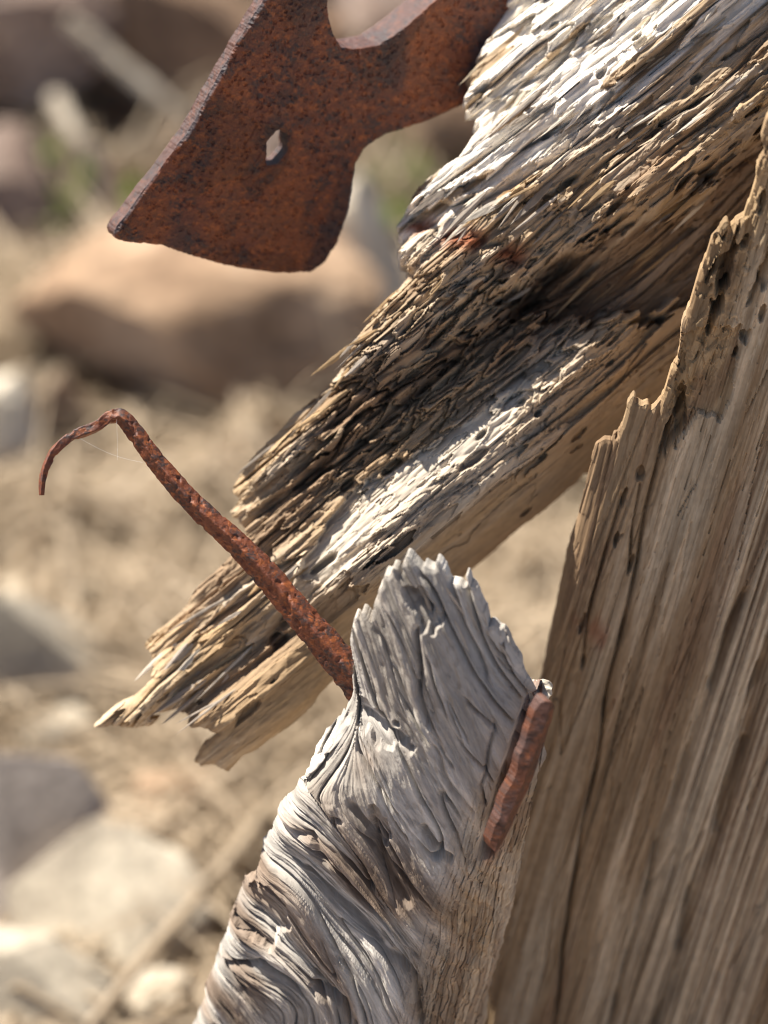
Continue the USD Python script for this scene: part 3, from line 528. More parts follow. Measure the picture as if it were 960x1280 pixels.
    fu_ = (0.24 * (X - 600) - 0.97 * (Y - 1050)) * 0.36 * MM; fv_ = (0.97 * (X - 600) + 0.24 * (Y - 1050)) * 0.36 * MM
    pits, pe, pk = cells(fu_ + 0.001 * wx, fv_, 0.0032, 0.0011, 251)
    q1, w1, t1, _ = strips(fu_ + 0.003 * wx, fv_ + 0.0004 * wz, 0.016, 0.0010, 254); q2, w2, t2, _ = strips(fu_ + 0.002 * wx, fv_ + 0.0008 * lo3, 0.035, 0.0026, 255)
    H += sideg * MM * (1.2 * q1 + 1.5 * q2 - 1.0 * np.exp(-(w2 / 0.1) ** 2)) + sideg * MM * (0.9 * (pk - 0.5) * sm(pe, 0, 0.3) + 0.6 * s.noise(0.006, 0.0009, 252)) + MM * 0.14 * s.noise(0.002, 0.0006, 253)
    # the slot behind the iron wedge
    d, a = polydist([(664, 880), (648, 925), (626, 990), (612, 1045)], X, Y); H -= 15 * MM * (1 - sm(d, 6, 13))
    H -= np.minimum(sphere_round(s.D, (2.2 + 7 * sm(Y, 800, 900)) * MM), (1.8 + 6.5 * sm(Y, 800, 900)) * MM)
    k2 = sm(n1, -1.6, 1.6); k1 = sm(n0, -1.6, 1.6); k3 = sm(n2, -1.8, 1.8); nb = s.noise(0.02, 0.012, 261)
    C = np.ones(s.shape + (3,)) * WOOD['blue']
    C = mixc(C, 'sunlit_bleach', sm(k2 + 0.15 * nb, 0.45, 0.95) * 0.6); C = mixc(C, 'grey', sm(k1, 0.3, 0.8) * 0.4)  # raised fibres take the whiter tone that stands for sunlight
    C = mixc(C, 'brown', mixw * sm(k1 + 0.35 * nb, 0.5, 1.0) * 0.7)
    C = mixc(C, 'dark', mixw * sm(k2 + 0.2 * nb, 0.85, 1.2) * 0.6)
    C = mixc(C, 'tan', sideg * 0.75); C = mixc(C, 'cream', sideg * sm(t1, 0.5, 1) * 0.5); C = mixc(C, 'brown', sideg * sm(t2, 0.4, 1) * 0.6)
    C = mixc(C, 'brown', np.exp(-(np.hypot(X - 465, Y - 935) / 22) ** 2) * 0.5)
    C = mixc(C, 'rust', np.exp(-(polydist([(668, 880), (640, 960), (620, 1050)], X, Y)[0] / 13) ** 2) * 0.6)
    s.C = np.clip(C * (0.82 + 0.36 * k3[..., None]), 0.01, 0.8)
    s.H, s.GU, s.GV = H, s.U * 0.4 * (1 - sideg) + fu_ * sideg, (0.006 * n1 + 0.004 * n2 + 0.002 * n3) * (1 - sideg) + fv_ * sideg
    s.build('shaft', 'weathered_wood', t, lambda q: -34 * MM + 30 * MM * sm(20 * MM - q.D, 0, 20 * MM))
    return t, s
post, pos = make_post(); foot(pos, post)

# ------------------------------------------------------------------ iron
IRON = [np.array(c) for c in ((0.15, 0.041, 0.016), (0.075, 0.026, 0.015), (0.26, 0.074, 0.02), (0.035, 0.024, 0.023), (0.095, 0.08, 0.084))]
def rust_color(p, seed, dark=0.5):
    a = fbm(p * 160, 4, seed); b = fbm(p * 420, 3, seed + 9); c = fbm(p * 900, 2, seed + 17)
    w = lambda x: np.clip(x, 0, 1)[..., None]
    C = np.ones(a.shape + (3,)) * IRON[0]
    C = C + (IRON[1] - C) * w(sm(a, 0.45, 0.62) * dark * 1.3); C = C + (IRON[2] - C) * w(sm(b, 0.52, 0.7) * 0.9); C = C + (IRON[3] - C) * w(sm(c * 0.6 + a * 0.4, 0.54, 0.64) * dark * 1.5)
    return C, a, b, c
def make_tool():
    t = thing('iron_tool_head', 'rusty iron tool head with a pointed flaring blade and a small square hole', 'tool head')
    blade = [(142, 291), (147, 281), (190, 226), (235, 166), (262, 118), (298, 55), (330, 2), (350, -40), (372, -75), (395, -60), (408, -10), (411, 20), (417, 42), (428, 60), (440, 62), (473, 57), (508, 33), (546, 0), (600, -50), (700, -140), (780, -60), (640, 80), (590, 125), (530, 152), (485, 168), (455, 186), (444, 205), (440, 235), (433, 268), (420, 305), (405, 328), (388, 341), (345, 341), (300, 335), (262, 326), (235, 318), (205, 307), (175, 305), (155, 302), (144, 298)]
    s = Slab(380, 180, 1.245, (0.40, -0.36, 0.84), (0.1, 1.0), [(120, 360), (800, 360), (800, -150), (120, -150)], 0.00045)
    X, Y = s.X, s.Y
    wz = s.noise(0.002, 0.002, 305); wy = s.noise(0.006, 0.006, 306)
    s.cut(blade, (wz * 0.25 + wy * 0.7, wz * 0.25 - wy * 0.5))
    s.mask &= ~inside([(332, 175), (349, 160), (359, 168), (357, 186), (345, 202), (333, 204)], X + wz * 0.8 + wy * 2.2, Y + wz * 0.6 - wy * 2.0); s.edge()
    p3 = s.o + s.U[..., None] * s.a + s.V[..., None] * s.b
    C, a, b, c = rust_color(p3 * 1.0, 3, 0.55)
    H = MM * (0.35 * wy + 0.28 * (b - 0.5) * 2 + 0.30 * (c - 0.5) * 2)
    pit, pe, pk = cells(s.U, s.V, 0.0022, 0.0022, 311); H -= MM * 0.55 * (pk > 0.72) * sm(pe, 0, 0.5)
    H += MM * 0.9 * s.noise(0.02, 0.012, 312)
    sc, se, sk = cells(s.U + 0.0008 * wz, s.V + 0.0012 * wy, 0.011, 0.009, 313); fl = sm(s.noise(0.012, 0.009, 314), 0.5, 0.75); H += MM * 0.5 * fl * (0.5 + sk)
    # the worn bevel along the cutting edge
    d, _ = polydist([(138, 296), (190, 226), (235, 166), (262, 118), (298, 55), (330, 2), (372, -75)], X, Y)
    wd = 1.5 + 3 * np.clip((Y) / 300, 0, 1) + wy * 1.5
    H -= np.maximum(wd - d, 0) * 0.30 * MM * 0.8
    C = C + (IRON[2] - C) * (0.45 * sm(s.noise(0.02, 0.008, 315), 0.3, 1.6))[..., None]; C = C + (IRON[3] - C) * (0.6 * sm(s.noise(0.015, 0.007, 316), 0.6, 1.6))[..., None]; C = C * (1 - 0.3 * fl[..., None])
    edge = sm(wd * 1.02 - d, 0, 2.5)
    C = C + (IRON[4] - C) * (edge * (0.8 + 0.4 * (c - 0.4)))[..., None]
    H = H - edge * (MM * 0.30 * (b - 0.5) * 2 + MM * 0.2 * (c - 0.5))
    H -= np.minimum(sphere_round(s.D, 1.6 * MM), 1.4 * MM)
    s.C = np.clip(C, 0.01, 0.6); s.H = H
    s.GU, s.GV = s.U, s.V
    s.build('blade', 'rusty_iron', t, lambda q: -MM * (11 + 13 * sm(q.X, 412, 436) * sm(q.Y, 210, 130)), rings=14, wall=lambda w: np.clip(rust_color(w, 3, 0.55)[0] * 0.42 + 0.28 * IRON[4] * (0.4 + fbm(w * np.array([700, 300, 700]), 3, 5))[:, None], 0.01, 0.6))
    return t, s
tool, ts = make_tool()

def bar(path, w, h, rolln, n, seed, amp):
    """A hand-forged square bar along points, with its own frame turned by rolln; widths along the length."""
    from scipy.interpolate import PchipInterpolator
    path = np.asarray(path, float); L = np.r_[0, np.cumsum(np.linalg.norm(np.diff(path, axis=0), axis=1))]
    q = np.linspace(0, L[-1], n); c = PchipInterpolator(L, path)(q); W = np.interp(q, L, w); Hh = np.interp(q, L, h)
    tg = np.gradient(c, axis=0); tg /= np.linalg.norm(tg, axis=1, keepdims=True)
    b = rolln - tg * (tg @ rolln)[:, None]; b /= np.linalg.norm(b, axis=1, keepdims=True); a = np.cross(tg, b)
    k = 104; th = np.linspace(0, 2 * np.pi, 4000, endpoint=False); cs, sn = np.cos(th), np.sin(th); e = 0.24
    sx, sy = np.sign(cs) * np.abs(cs) ** e, np.sign(sn) * np.abs(sn) ** e
    al = np.r_[0, np.cumsum(np.hypot(np.diff(np.r_[sx, sx[0]]), np.diff(np.r_[sy, sy[0]])))]; pk = np.arange(k) / k * al[-1]; sx, sy = np.interp(pk, al, np.r_[sx, sx[0]]), np.interp(pk, al, np.r_[sy, sy[0]])
    v = c[:, None] + sx[None, :, None] * a[:, None] * W[:, None, None] / 2 + sy[None, :, None] * b[:, None] * Hh[:, None, None] / 2
    nrm = v - c[:, None]; nrm /= np.linalg.norm(nrm, axis=2, keepdims=True) + 1e-9
    ax = np.linalg.qr(np.random.default_rng(seed).standard_normal((3, 3)))[0]; r_ = v @ ax; fi = fbm(r_ * 420, 3, seed + 5)
    v = v + nrm * ((fbm(r_ * 90, 4, seed) - 0.5) * 2.2 * amp + (fi - 0.5) * 2.0 * amp - 1.6 * amp * sm(fbm(r_ * 230 + 9, 2, seed + 8), 0.58, 0.72))[..., None]
    V = np.vstack([v.reshape(-1, 3), c[0], c[-1]]); i, j = np.meshgrid(np.arange(n - 1), np.arange(k), indexing='ij'); j2 = (j + 1) % k
    f = np.vstack([np.stack([i * k + j, i * k + j2, (i + 1) * k + j2], -1).reshape(-1, 3), np.stack([i * k + j, (i + 1) * k + j2, (i + 1) * k + j], -1).reshape(-1, 3)])
    jj = np.arange(k); f = np.vstack([f, np.stack([np.full(k, n * k), (jj + 1) % k, jj], 1), np.stack([np.full(k, n * k + 1), (n - 1) * k + jj, (n - 1) * k + (jj + 1) % k], 1)])
    if trimesh.Trimesh(V, f, process=False).volume < 0: f = f[:, ::-1]
    return V, f
def iron_color(v, seed, dark): return np.clip(rust_color(v, seed, dark)[0], 0.01, 0.6)

nail_px = [(52, 619, 1.165), (54, 597, 1.165), (64, 570, 1.166), (86, 548, 1.168), (122, 532, 1.170), (136, 522, 1.171), (147, 519.5, 1.171), (158, 527, 1.171), (172, 545, 1.171), (200, 582, 1.171), (240, 628, 1.171), (290, 674, 1.171), (330, 715, 1.171), (370, 762, 1.171), (405, 803, 1.171), (438, 843, 1.172), (475, 890, 1.175)]
nail_w = [6, 8.5, 11, 14, 16, 17, 18, 20, 21, 23, 26, 29, 32, 35, 39, 42, 44]
nt = thing('bent_nail', 'long rusty square nail with its thin end bent into a hook', 'nail')
path = np.array([P(q[0], q[1], q[2] + 0.012) for q in nail_px]); ww = np.array(nail_w) * FIELD / 960 * 1.17 * 0.83
v, f = bar(path, ww, ww, camdir((0.62, 0.42, 0.66)), 560, 31, 0.42 * MM)
obj('shank', (v, f), 'rusty_iron', nt, smooth=True, col=iron_color(v, 5, 0.55), st=v)

wt = thing('iron_wedge', 'flat rusty iron wedge stuck into the right flank of the grey post', 'wedge')
def make_wedge():
    out = [(672, 905), (678, 888), (685, 880), (692, 879), (697, 886), (694, 900), (684, 935), (670, 978), (655, 1015), (637, 1048), (626, 1063), (619, 1066), (617, 1057), (626, 1030), (640, 995), (655, 955)]
    s = Slab(660, 965, 1.134, (0.46, -0.40, 0.79), (0.36, 0.93), [(600, 1080), (720, 1080), (720, 860), (600, 860)], 0.0003)
    wz = s.noise(0.003, 0.003, 401); X, Y = s.X, s.Y; s.cut(out, (wz * 0.9, wz * 0.6))
    p3 = s.o + s.U[..., None] * s.a + s.V[..., None] * s.b; C, a, b, c = rust_color(p3 + 3, 8, 0.5)
    # two faces: the narrow hammered one on the left, the broad one falling away to the right
    d, _ = polydist([(676, 884), (664, 925), (650, 975), (632, 1025), (618, 1064)], X, Y)
    left = (X - np.interp(Y, [880, 925, 975, 1025, 1064], [689, 675, 656, 634, 619]))
    H = -np.abs(left) * MM * np.where(left > 0, 0.22, 0.42) + MM * (0.05 * wz + 0.08 * s.noise(0.0012, 0.0012, 405) + 0.05 * s.noise(0.0006, 0.0006, 406)) - MM * 0.2 * sm(s.noise(0.004, 0.003, 402), 0.6, 1.0) * (left < 4)
    C = 0.6 * C + 0.4 * np.array([0.15, 0.055, 0.026]); C = C * (1 + 0.16 * s.noise(0.0016, 0.0010, 407)[..., None])
    C = C + (IRON[4] * 1.3 - C) * (sm(-left, -4, 3) * sm(s.noise(0.004, 0.003, 403), -0.2, 0.7) * 0.3)[..., None]
    H -= np.minimum(sphere_round(s.D, 0.7 * MM), 0.6 * MM); s.C = np.clip(C * 0.62, 0.01, 0.6); s.H = H
    s.build('tapered_plate', 'rusty_iron', wt, 9 * MM)
make_wedge()

# the pale chip standing behind the wedge
def make_chip():
    out = [(655, 860), (664, 850), (678, 848), (689, 852), (691, 864), (684, 880), (675, 905), (662, 905)]
    s = Slab(675, 872, 1.174, (-0.05, 0.15, 0.98), (0.9, -0.3), [(645, 915), (700, 915), (700, 840), (645, 840)], 0.0003)
    wz = s.noise(0.002, 0.0008, 411); s.cut(out, (wz, wz)); H = MM * (0.5 * wz + 0.5 * s.noise(0.01, 0.0007, 412)) - np.minimum(sphere_round(s.D, 2 * MM), 1.8 * MM)
    s.C = np.ones(s.shape + (3,)) * WOOD['pale'] * (1 + 0.12 * wz[..., None]); s.H = H; s.build('splinter', 'weathered_wood', post, 6 * MM, label='pale upright chip of wood on its right rim')
make_chip()
strew(pos, post, [(460, 780), (500, 720), (580, 740), (630, 800)], 12, 12, (8, 22), (1.2, 3), 13, ['blue', 'pale', 'grey'], tw=0.1, tilt=(0, 0.08))

# ------------------------------------------------------------------ ground, stones, grass behind
def ground_z(x, y):
    p = np.stack([np.asarray(x, float), np.asarray(y, float), np.zeros(np.shape(x))], -1)
    return 0.06 * (fbm(p * 3.0, 3, 5) - 0.5) + 0.19 * (fbm(p * 8, 3, 6) - 0.5) + 0.62 * np.maximum(y - 2.78 - 0.2 * (fbm(p * 1.3, 2, 8) - 0.5), 0) * (1 - sm(y, 4.5, 9))* 1.0
gx = np.r_[-60, -20, -8, -4, -2, np.arange(-1.3, 1.3, 0.012), 2, 4, 8, 20, 60]; gy = np.r_[-30, -8, -2, 0, 0.8, np.arange(1.2, 4.6, 0.014), 5, 6, 8, 14, 30, 80]
GX, GY = np.meshgrid(gx, gy, indexing='ij'); GZ = ground_z(GX, GY)
ii = np.arange(GX.size).reshape(GX.shape); gf = np.stack([ii[:-1, :-1], ii[1:, :-1], ii[1:, 1:], ii[:-1, 1:]], -1).reshape(-1, 4)
tag(obj('ground', trimesh.Trimesh(np.stack([GX, GY, GZ], -1).reshape(-1, 3), np.vstack([gf[:, [0, 1, 2]], gf[:, [0, 2, 3]]]), process=False), 'earth', smooth=True), kind='structure')
def ground_at(px, py):
    r = P(px, py, 1.0) - EYE; t = np.arange(1.5, 6, 0.01); q = EYE + t[:, None] * r
    k = np.argmax(q[:, 2] < ground_z(q[:, 0], q[:, 1])); return q[k], t[k]
def rock(px, py, w, h, mat, label, seed, deep=0.8, sq=0.6, roll=0.0, name='rock', group=None, cuts=9):
    """A stone whose foot meets the ground at px, py; w and h as drawn; built as a boulder of real size."""
    g, d = ground_at(px, py); k = d * FIELD / 960
    m = trimesh.creation.icosphere(5); n = m.vertices
    e = 0.75; n = np.sign(n) * np.abs(n) ** e; n /= np.linalg.norm(n, axis=1, keepdims=True) ** 0.7
    rr = np.random.default_rng(seed * 13 + 1)
    r = 1 + 0.45 * (fbm(n * 1.3 + seed * 7.3, 3, seed) - 0.5) * 2 * sq + 0.10 * (fbm(n * 5 + seed, 3, seed + 3) - 0.5)
    v = n * r[:, None]
    for _ in range(cuts):
        pl = rr.standard_normal(3); pl /= np.linalg.norm(pl); over = np.maximum(v @ pl - rr.uniform(0.45, 0.85), 0); v = v - over[:, None] * pl * 0.93
    v = v / (v.max(0) - v.min(0)) * 2
    v *= np.array([w * k / 2, w * k / 2 * deep, h * k / 2 * 1.08])
    c, s_ = math.cos(roll), math.sin(roll); v = v @ np.array([[c, 0, -s_], [0, 1, 0], [s_, 0, c]]).T.T
    up = h * k / 2 * 0.95 + abs(math.sin(roll)) * w * k / 2 * 0.75; o = np.array([g[0], g[1] + w * k / 2 * deep * 0.3, g[2]])
    v[:, 2] += up
    x = thing(name, label, 'rock', group, o)
    obj('stone', trimesh.Trimesh(v, m.faces, process=False), mat, x, smooth=True)
rock(262, 555, 480, 265, 'ochre_stone', 'big rounded ochre boulder lying below the blade of the rusty tool', 3, 0.6, 0.5, cuts=2)
rock(462, 520, 120, 300, 'cream_stone', 'pale cream stone standing at the right end of the ochre boulder', 11, 0.7)
rock(20, 150, 230, 200, 'pink_stone', 'pinkish stone with a sunlit top in the upper left corner', 12)
rock(10, 370, 150, 230, 'pink_stone', 'purplish stone at the left edge beside the green sprigs', 13)
rock(150, 300, 120, 90, 'brown_stone', 'low brown stone between the upper left stones and the ochre boulder', 30)
rock(85, 600, 110, 150, 'brown_stone', 'small upright brown stone under the left end of the ochre boulder', 14)
rock(-5, 650, 120, 200, 'cream_stone', 'bright whitish stone at the left edge beside the hooked nail end', 15)
rock(70, 950, 340, 90, 'pale_stone', 'long pale slab slanting down from the left edge below the hooked nail end', 31, 0.35, 1.0, roll=0.75, cuts=12)
rock(70, 1010, 190, 110, 'pale_stone', 'flat pale stone at the left edge between the slanting slab and the dark stone', 16)
rock(20, 1190, 300, 270, 'grey_stone', 'dark grey stone at the left edge, largest of those near the lower corner', 17)
rock(140, 1275, 260, 220, 'pale_stone', 'pale stone near the lower left corner, just above the crossed straw stalks', 34, 0.8, 1.0, cuts=16)
rock(20, 1330, 280, 190, 'pale_stone', 'flat pale stone in the very lower left corner', 35, 0.8, 1.0, cuts=16)
rock(190, 1345, 170, 120, 'pale_stone', 'pale stone cut by the bottom edge left of the post', 29)
rock(215, 1190, 120, 110, 'brown_stone', 'brown stone half hidden behind the pale lower left stone', 20)
rock(215, 1040, 130, 80, 'ochre_stone', 'small tan stone in the grass below the broken beam tip', 21)
rock(560, 240, 160, 130, 'brown_stone', 'brown stone in the bank seen between the tool head and the beam', 22)
rock(230, 150, 260, 190, 'brown_stone', 'large dark brown stone set in the bank behind the blade', 23, cuts=6)
rock(120, 60, 200, 140, 'pink_stone', 'dull pink stone high in the bank right of the upper left corner stone', 36)
rock(665, 775, 110, 70, 'cream_stone', 'pale stone in the gap between the beam and the plank', 24)
rock(690, 870, 100, 70, 'ochre_stone', 'ochre stone low in the gap beside the post top', 25)
rock(320, 630, 180, 80, 'brown_stone', 'flat brown stone in the shade in front of the ochre boulder', 26)
rock(470, 80, 210, 120, 'pink_stone', 'pale brown stone in the bank above the notch of the tool head', 27)
rock(180, 640, 90, 60, 'pink_stone', 'small pinkish stone in the grass right of the small upright brown stone', 37)
rock(120, 1130, 130, 110, 'grey_stone', 'angular grey stone right behind the dark stone near the lower left corner', 51, 0.8, 1.0, cuts=16)
rock(60, 800, 120, 70, 'cream_stone', 'cream angular stone in the straw left of the nail, above the slanting slab', 52, 0.8, 1.0, cuts=16)
rock(170, 880, 90, 60, 'brown_stone', 'small angular brown stone in the straw left of the broken beam tip', 53, 0.8, 1.0, cuts=16)
rock(300, 1120, 90, 60, 'cream_stone', 'small cream stone in the straw left of the post shoulder', 54, 0.8, 1.0, cuts=14)
rock(330, 240, 150, 110, 'pink_stone', 'pinkish angular stone in the bank just behind the lower edge of the blade', 55, 0.8, 1.0, cuts=14)
def pebbles(n, seed):
    r = np.random.default_rng(seed); V, F, o = [], [], 0; ico = trimesh.creation.icosphere(1)
    for k in range(n):
        x, y = r.uniform(-0.65, 0.65), r.uniform(1.35, 3.9); z = float(ground_z(x, y)); a = r.lognormal(-4.35, 0.55)
        v = ico.vertices * (1 + 0.5 * (r.random((len(ico.vertices), 1)) - 0.5)) * a * np.array([1.2, 1, 0.7]); V.append(v + [x, y, z + a * 0.25]); F.append(ico.faces + o); o += len(v)
    return np.vstack(V), np.vstack(F)
usdkit.material(stage, '/World/Looks/pebble', {'g': ('geometry', {}), 'r': ('rgb_ramp', dict(ramp=[(0, (0.16, 0.11, 0.08)), (0.5, (0.36, 0.28, 0.21)), (1, (0.6, 0.54, 0.45))])), 'p': ('principled_bsdf', dict(roughness=0.9))}, [('g.random_per_island', 'r.fac'), ('r.color', 'p.base_color')], surface='p.BSDF')
tag(obj('pebbles', pebbles(900, 71), 'pebble'), 'loose pebbles and chips of stone strewn over the ground and the bank', 'pebbles', kind='stuff')

def twig(pts, r, mat, name, label, cat, group=None, off=0.03):
    pts3 = []
    for (px, py, dz) in pts:
        g, d = ground_at(px, py); q = EYE + (P(px, py, 1.0) - EYE) * (d - dz); pts3.append(q)
    pts3 = np.array(pts3)
    from scipy.interpolate import PchipInterpolator
    L = np.r_[0, np.cumsum(np.linalg.norm(np.diff(pts3, axis=0), axis=1))]; q = np.linspace(0, L[-1], 40); c = PchipInterpolator(L, pts3)(q)
    rad = np.interp(np.linspace(0, 1, 40), np.linspace(0, 1, len(r)), r)
    tg = np.gradient(c, axis=0); tg /= np.linalg.norm(tg, axis=1, keepdims=True); a = np.cross(tg, [0, 0, 1.0]); a /= np.linalg.norm(a, axis=1, keepdims=True); b = np.cross(tg, a)
    k = 12; th = np.arange(k) / k * 2 * np.pi
    v = c[:, None] + rad[:, None, None] * (np.cos(th)[None, :, None] * a[:, None] + np.sin(th)[None, :, None] * b[:, None])
    v = v + (fbm(v * 40, 3, 9)[..., None] - 0.5) * rad[:, None, None] * 0.9 * ((v - c[:, None]) / rad[:, None, None])
    V = np.vstack([v.reshape(-1, 3), c[0], c[-1]]); n = 40; i, j = np.meshgrid(np.arange(n - 1), np.arange(k), indexing='ij'); j2 = (j + 1) % k
    f = np.vstack([np.stack([i * k + j, i * k + j2, (i + 1) * k + j2], -1).reshape(-1, 3), np.stack([i * k + j, (i + 1) * k + j2, (i + 1) * k + j], -1).reshape(-1, 3)])
    jj = np.arange(k); f = np.vstack([f, np.stack([np.full(k, n * k), (jj + 1) % k, jj], 1), np.stack([np.full(k, n * k + 1), (n - 1) * k + jj, (n - 1) * k + (jj + 1) % k], 1)])
    if trimesh.Trimesh(V, f, process=False).volume < 0: f = f[:, ::-1]
    o = V.mean(0); x = thing(name, label, cat, group, o); obj('stem', (V - o, f), mat, x, smooth=True)
twig([(85, 25, 0.30), (150, 80, 0.30), (240, 155, 0.26)], [0.010, 0.009, 0.007], 'dead_wood', 'dry_stick', 'thin tan stick slanting over the bank behind the blade', 'stick', 'dry sticks on the bank')
twig([(70, 125, 0.30), (105, 180, 0.28), (135, 250, 0.22)], [0.010, 0.009, 0.007], 'dead_wood', 'dry_stick', 'short steep stick on the bank near the upper left stones', 'stick', 'dry sticks on the bank')
twig([(250, 1120, 0.16), (180, 1200, 0.20), (110, 1285, 0.20)], [0.0045, 0.005, 0.004], 'straw', 'straw_stalk', 'pale straw stalk slanting in the lower left beside the post, the upper one', 'stalk', 'long straw stalks')
twig([(300, 1220, 0.14), (220, 1260, 0.16), (150, 1310, 0.16)], [0.0045, 0.005, 0.004], 'straw', 'straw_stalk', 'pale straw stalk at the bottom edge close to the post', 'stalk', 'long straw stalks')
twig([(330, 1010, 0.10), (300, 1060, 0.14), (215, 1140, 0.10)], [0.0045, 0.005, 0.004], 'straw', 'straw_stalk', 'straw stalk in the grass left of the post shoulder', 'stalk', 'long straw stalks')

def blades(count, xr, yr, hgt, wid, flatness, seed, dens=None):
    r = np.random.default_rng(seed); x = r.uniform(*xr, count * 3); y = r.uniform(*yr, count * 3)
    p = np.stack([x, y, np.zeros_like(x)], -1); keep = fbm(p * 4.2, 3, seed) > r.uniform(0.44, 0.54, count * 3)
    if dens is not None: keep &= dens(x, y)
    x, y = x[keep][:count], y[keep][:count]; n = len(x); z = ground_z(x, y)
    az = r.uniform(0, 2 * np.pi, n); el = np.clip(r.normal(flatness, 0.3, n), 0.03, 1.4); L = hgt * r.lognormal(0, 0.35, n); w = wid * r.uniform(0.5, 1.4, n)
    d = np.stack([np.cos(az) * np.cos(el), np.sin(az) * np.cos(el), np.sin(el)], -1); side = np.stack([-np.sin(az), np.cos(az), r.normal(0, 0.4, n)], -1)
    q = np.array([0, 0.4, 0.75, 1.0]); wq = np.array([1, 0.9, 0.6, 0.1]); dz = -np.array([0, 0.05, 0.2, 0.42]) * 0.8
    base = np.stack([x, y, z + r.uniform(-0.004, 0.03, n) * (flatness < 0.4)], -1)
    c = base[:, None] + d[:, None] * (L[:, None] * q)[..., None]; c[..., 2] += dz * L[:, None] * np.sin(el)[:, None]; c[..., 2] = np.maximum(c[..., 2], ground_z(c[..., 0], c[..., 1]) + 0.002)
    v = np.stack([c - side[:, None] * (w[:, None] * wq)[..., None], c + side[:, None] * (w[:, None] * wq)[..., None]], 2)
    k = np.arange(n)[:, None] * 8 + np.arange(3) * 2; f = np.concatenate([np.stack([k, k + 1, k + 3], -1), np.stack([k, k + 3, k + 2], -1)], 1).reshape(-1, 3)
    return v.reshape(-1, 3), f
tag(obj('dry_grass', blades(30000, (-0.6, 0.6), (1.35, 2.8), 0.12, 0.0026, 0.16, 51), 'straw'), 'matted dry straw coloured grass covering the ground behind the wood', 'grass', kind='stuff')
tag(obj('bank_grass', blades(5000, (-0.8, 0.8), (2.75, 4.0), 0.10, 0.0016, 0.5, 52), 'straw'), 'thin dry grass tufts on the earth bank', 'grass', kind='stuff')
def clump(n, xr, yr, seed):
    """Bent-over tussocks: many long stalks leaning one way from one root."""
    r = np.random.default_rng(seed); V, F, o = [], [], 0
    for k in range(n):
        cx, cy, az = r.uniform(*xr), r.uniform(*yr), r.uniform(0, 6.28); m_ = r.integers(14, 40); q = np.linspace(0, 1, 6)
        for _ in range(m_):
            a = az + r.normal(0, 0.55); L, h_ = r.uniform(0.08, 0.26), r.uniform(0.02, 0.09); d = np.array([math.cos(a), math.sin(a)]); w = r.uniform(0.0018, 0.0042)
            p0 = np.array([cx, cy]) + r.normal(0, 0.02, 2); xy = p0 + np.outer(q * L, d) + np.outer(q * q, r.normal(0, 0.03, 2)); z = ground_z(xy[:, 0], xy[:, 1]) + np.sin(q * np.pi * 0.9) * h_ + 0.004
            c = np.column_stack([xy, z]); sd = np.array([-d[1], d[0], r.normal(0, 0.5)]) * w; ww = (1 - 0.85 * q)[:, None]
            V.append(np.stack([c - sd * ww, c + sd * ww], 1).reshape(-1, 3)); b = o + np.arange(5)[:, None] * 2; F.append(np.concatenate([np.hstack([b, b + 1, b + 3]), np.hstack([b, b + 3, b + 2])])); o += 12
    return np.vstack(V), np.vstack(F)
def litter(count, xr, yr, seed):
    r = np.random.default_rng(seed); n = count; x, y = r.uniform(*xr, n), r.uniform(*yr, n); z = ground_z(x, y) + r.uniform(0.004, 0.02, n)
    az, L, w = r.uniform(0, 6.28, n), r.uniform(0.03, 0.10, n), r.uniform(0.010, 0.034, n); a = np.stack([np.cos(az), np.sin(az), r.normal(0, 0.35, n)], -1); b = np.stack([-np.sin(az), np.cos(az), r.normal(0, 0.5, n)], -1)
    c = np.stack([x, y, z], -1); q = np.array([-1, -0.4, 0.3, 1]); wq = np.array([0.15, 0.9, 0.8, 0.1]); cz = np.array([0.25, 0, 0, 0.3])
    m_ = c[:, None] + a[:, None] * (L[:, None] * q / 2)[..., None]; m_[..., 2] += L[:, None] * cz
    v = np.stack([m_ - b[:, None] * (w[:, None] * wq / 2)[..., None], m_ + b[:, None] * (w[:, None] * wq / 2)[..., None]], 2)
    k = np.arange(n)[:, None] * 8 + np.arange(3) * 2; f = np.concatenate([np.stack([k, k + 1, k + 3], -1), np.stack([k, k + 3, k + 2], -1)], 1).reshape(-1, 3)
    return v.reshape(-1, 3), f
blade_look('dry_leaf', (0.22, 0.12, 0.06), (0.88, 0.8, 0.64), 0.25)
tag(obj('straw_tussocks', clump(480, (-0.6, 0.6), (1.35, 2.85), 54), 'straw'), 'long bent over straw in tussocks lying across the ground', 'grass', kind='stuff')
tag(obj('leaf_litter', litter(2000, (-0.6, 0.6), (1.35, 3.6), 53), 'dry_leaf'), 'curled dry leaves and bark flakes scattered over the straw', 'leaf litter', kind='stuff')
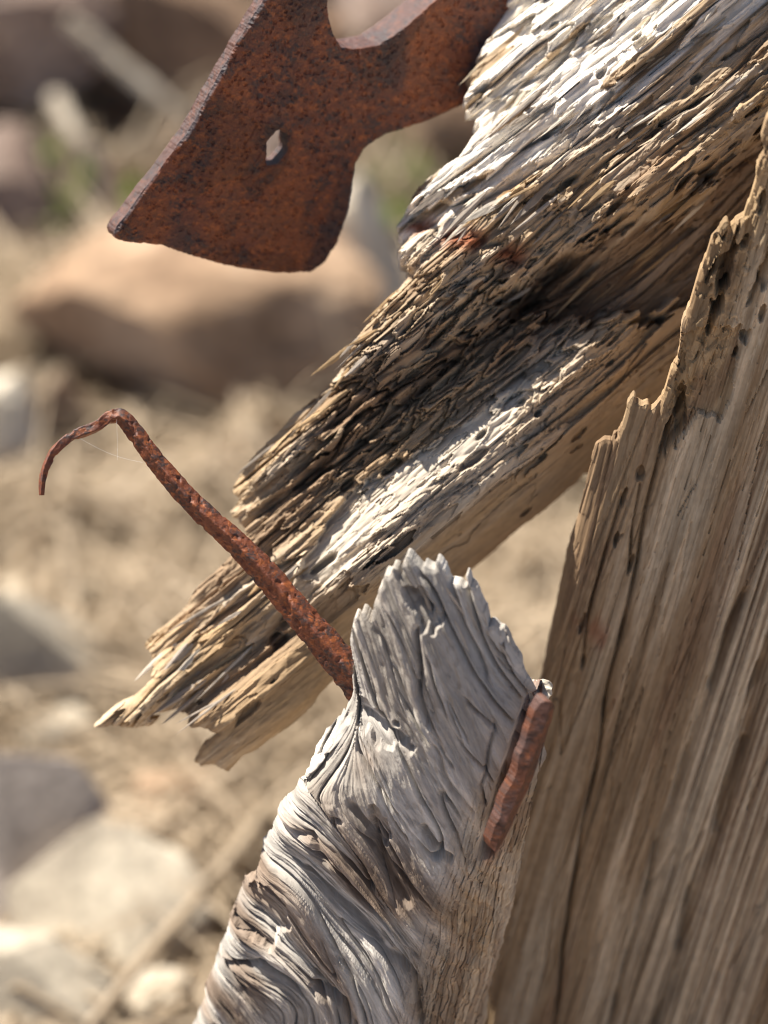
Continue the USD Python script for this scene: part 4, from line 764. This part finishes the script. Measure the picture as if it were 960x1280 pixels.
def sprig(px, py, label, seed, size=0.10, n=60):
    g, d = ground_at(px, py); r = np.random.default_rng(seed); x = thing('green_sprig', label, 'plant', 'green sprigs among the stones', g)
    v, f = [], []
    for k in range(n):
        az, el = r.uniform(0, 6.28), r.uniform(0.5, 1.4); L = size * r.uniform(0.5, 1.1); w = size * 0.09
        dd = np.array([math.cos(az) * math.cos(el), math.sin(az) * math.cos(el), math.sin(el)]); sd = np.array([-math.sin(az), math.cos(az), 0]); b0 = r.normal(0, size * 0.3, 3) * [1, 1, 0]
        o = len(v); v += [b0 - sd * w * 0.3, b0 + sd * w * 0.3, b0 + dd * L * 0.6 + sd * w, b0 + dd * L * 0.6 - sd * w, b0 + dd * L - [0, 0, L * 0.15]]; f += [(o, o + 1, o + 2), (o, o + 2, o + 3), (o + 3, o + 2, o + 4)]
    obj('leaves', (np.array(v), np.array(f)), 'green_leaf', x)
sprig(75, 250, 'green sprig beside the upper left stones', 61, 0.11)
sprig(485, 270, 'green sprig between the tool blade and the beam', 62, 0.11)
sprig(5, 400, 'green sprig at the left edge below the purplish stone', 63, 0.08)
sprig(715, 640, 'green sprig in the gap between the beam and the plank', 64, 0.08, 40)
sprig(250, 660, 'pale green sprig in the dry grass below the nail', 65, 0.05, 20)

# threads of a spider at the hook of the nail
sp = thing('spider_thread', 'fine spider threads hanging at the hook of the bent nail', 'spider thread')
def thread(a, b, sag):
    q = np.linspace(0, 1, 14)[:, None]; c = P(*a) * (1 - q) + P(*b) * q - np.array([0, 0, 1.0]) * (np.sin(q * np.pi) * sag)
    o = UsdGeom.BasisCurves.Define(stage, numbered(str(sp.GetPath()) + '/thread')); o.CreateTypeAttr('linear'); o.CreateCurveVertexCountsAttr([len(c)])
    o.CreatePointsAttr(Vt.Vec3fArray.FromNumpy(c.astype(np.float32))); o.CreateWidthsAttr(Vt.FloatArray.FromNumpy(np.full(len(c), 0.00006, np.float32))); o.SetWidthsInterpolation('vertex')
    UsdShade.MaterialBindingAPI.Apply(o.GetPrim()).Bind(UsdShade.Material.Get(stage, '/World/Looks/spider_silk'))
thread((100, 548, 1.178), (178, 578, 1.177), 0.002); thread((146, 524, 1.178), (147, 575, 1.178), 0.0)
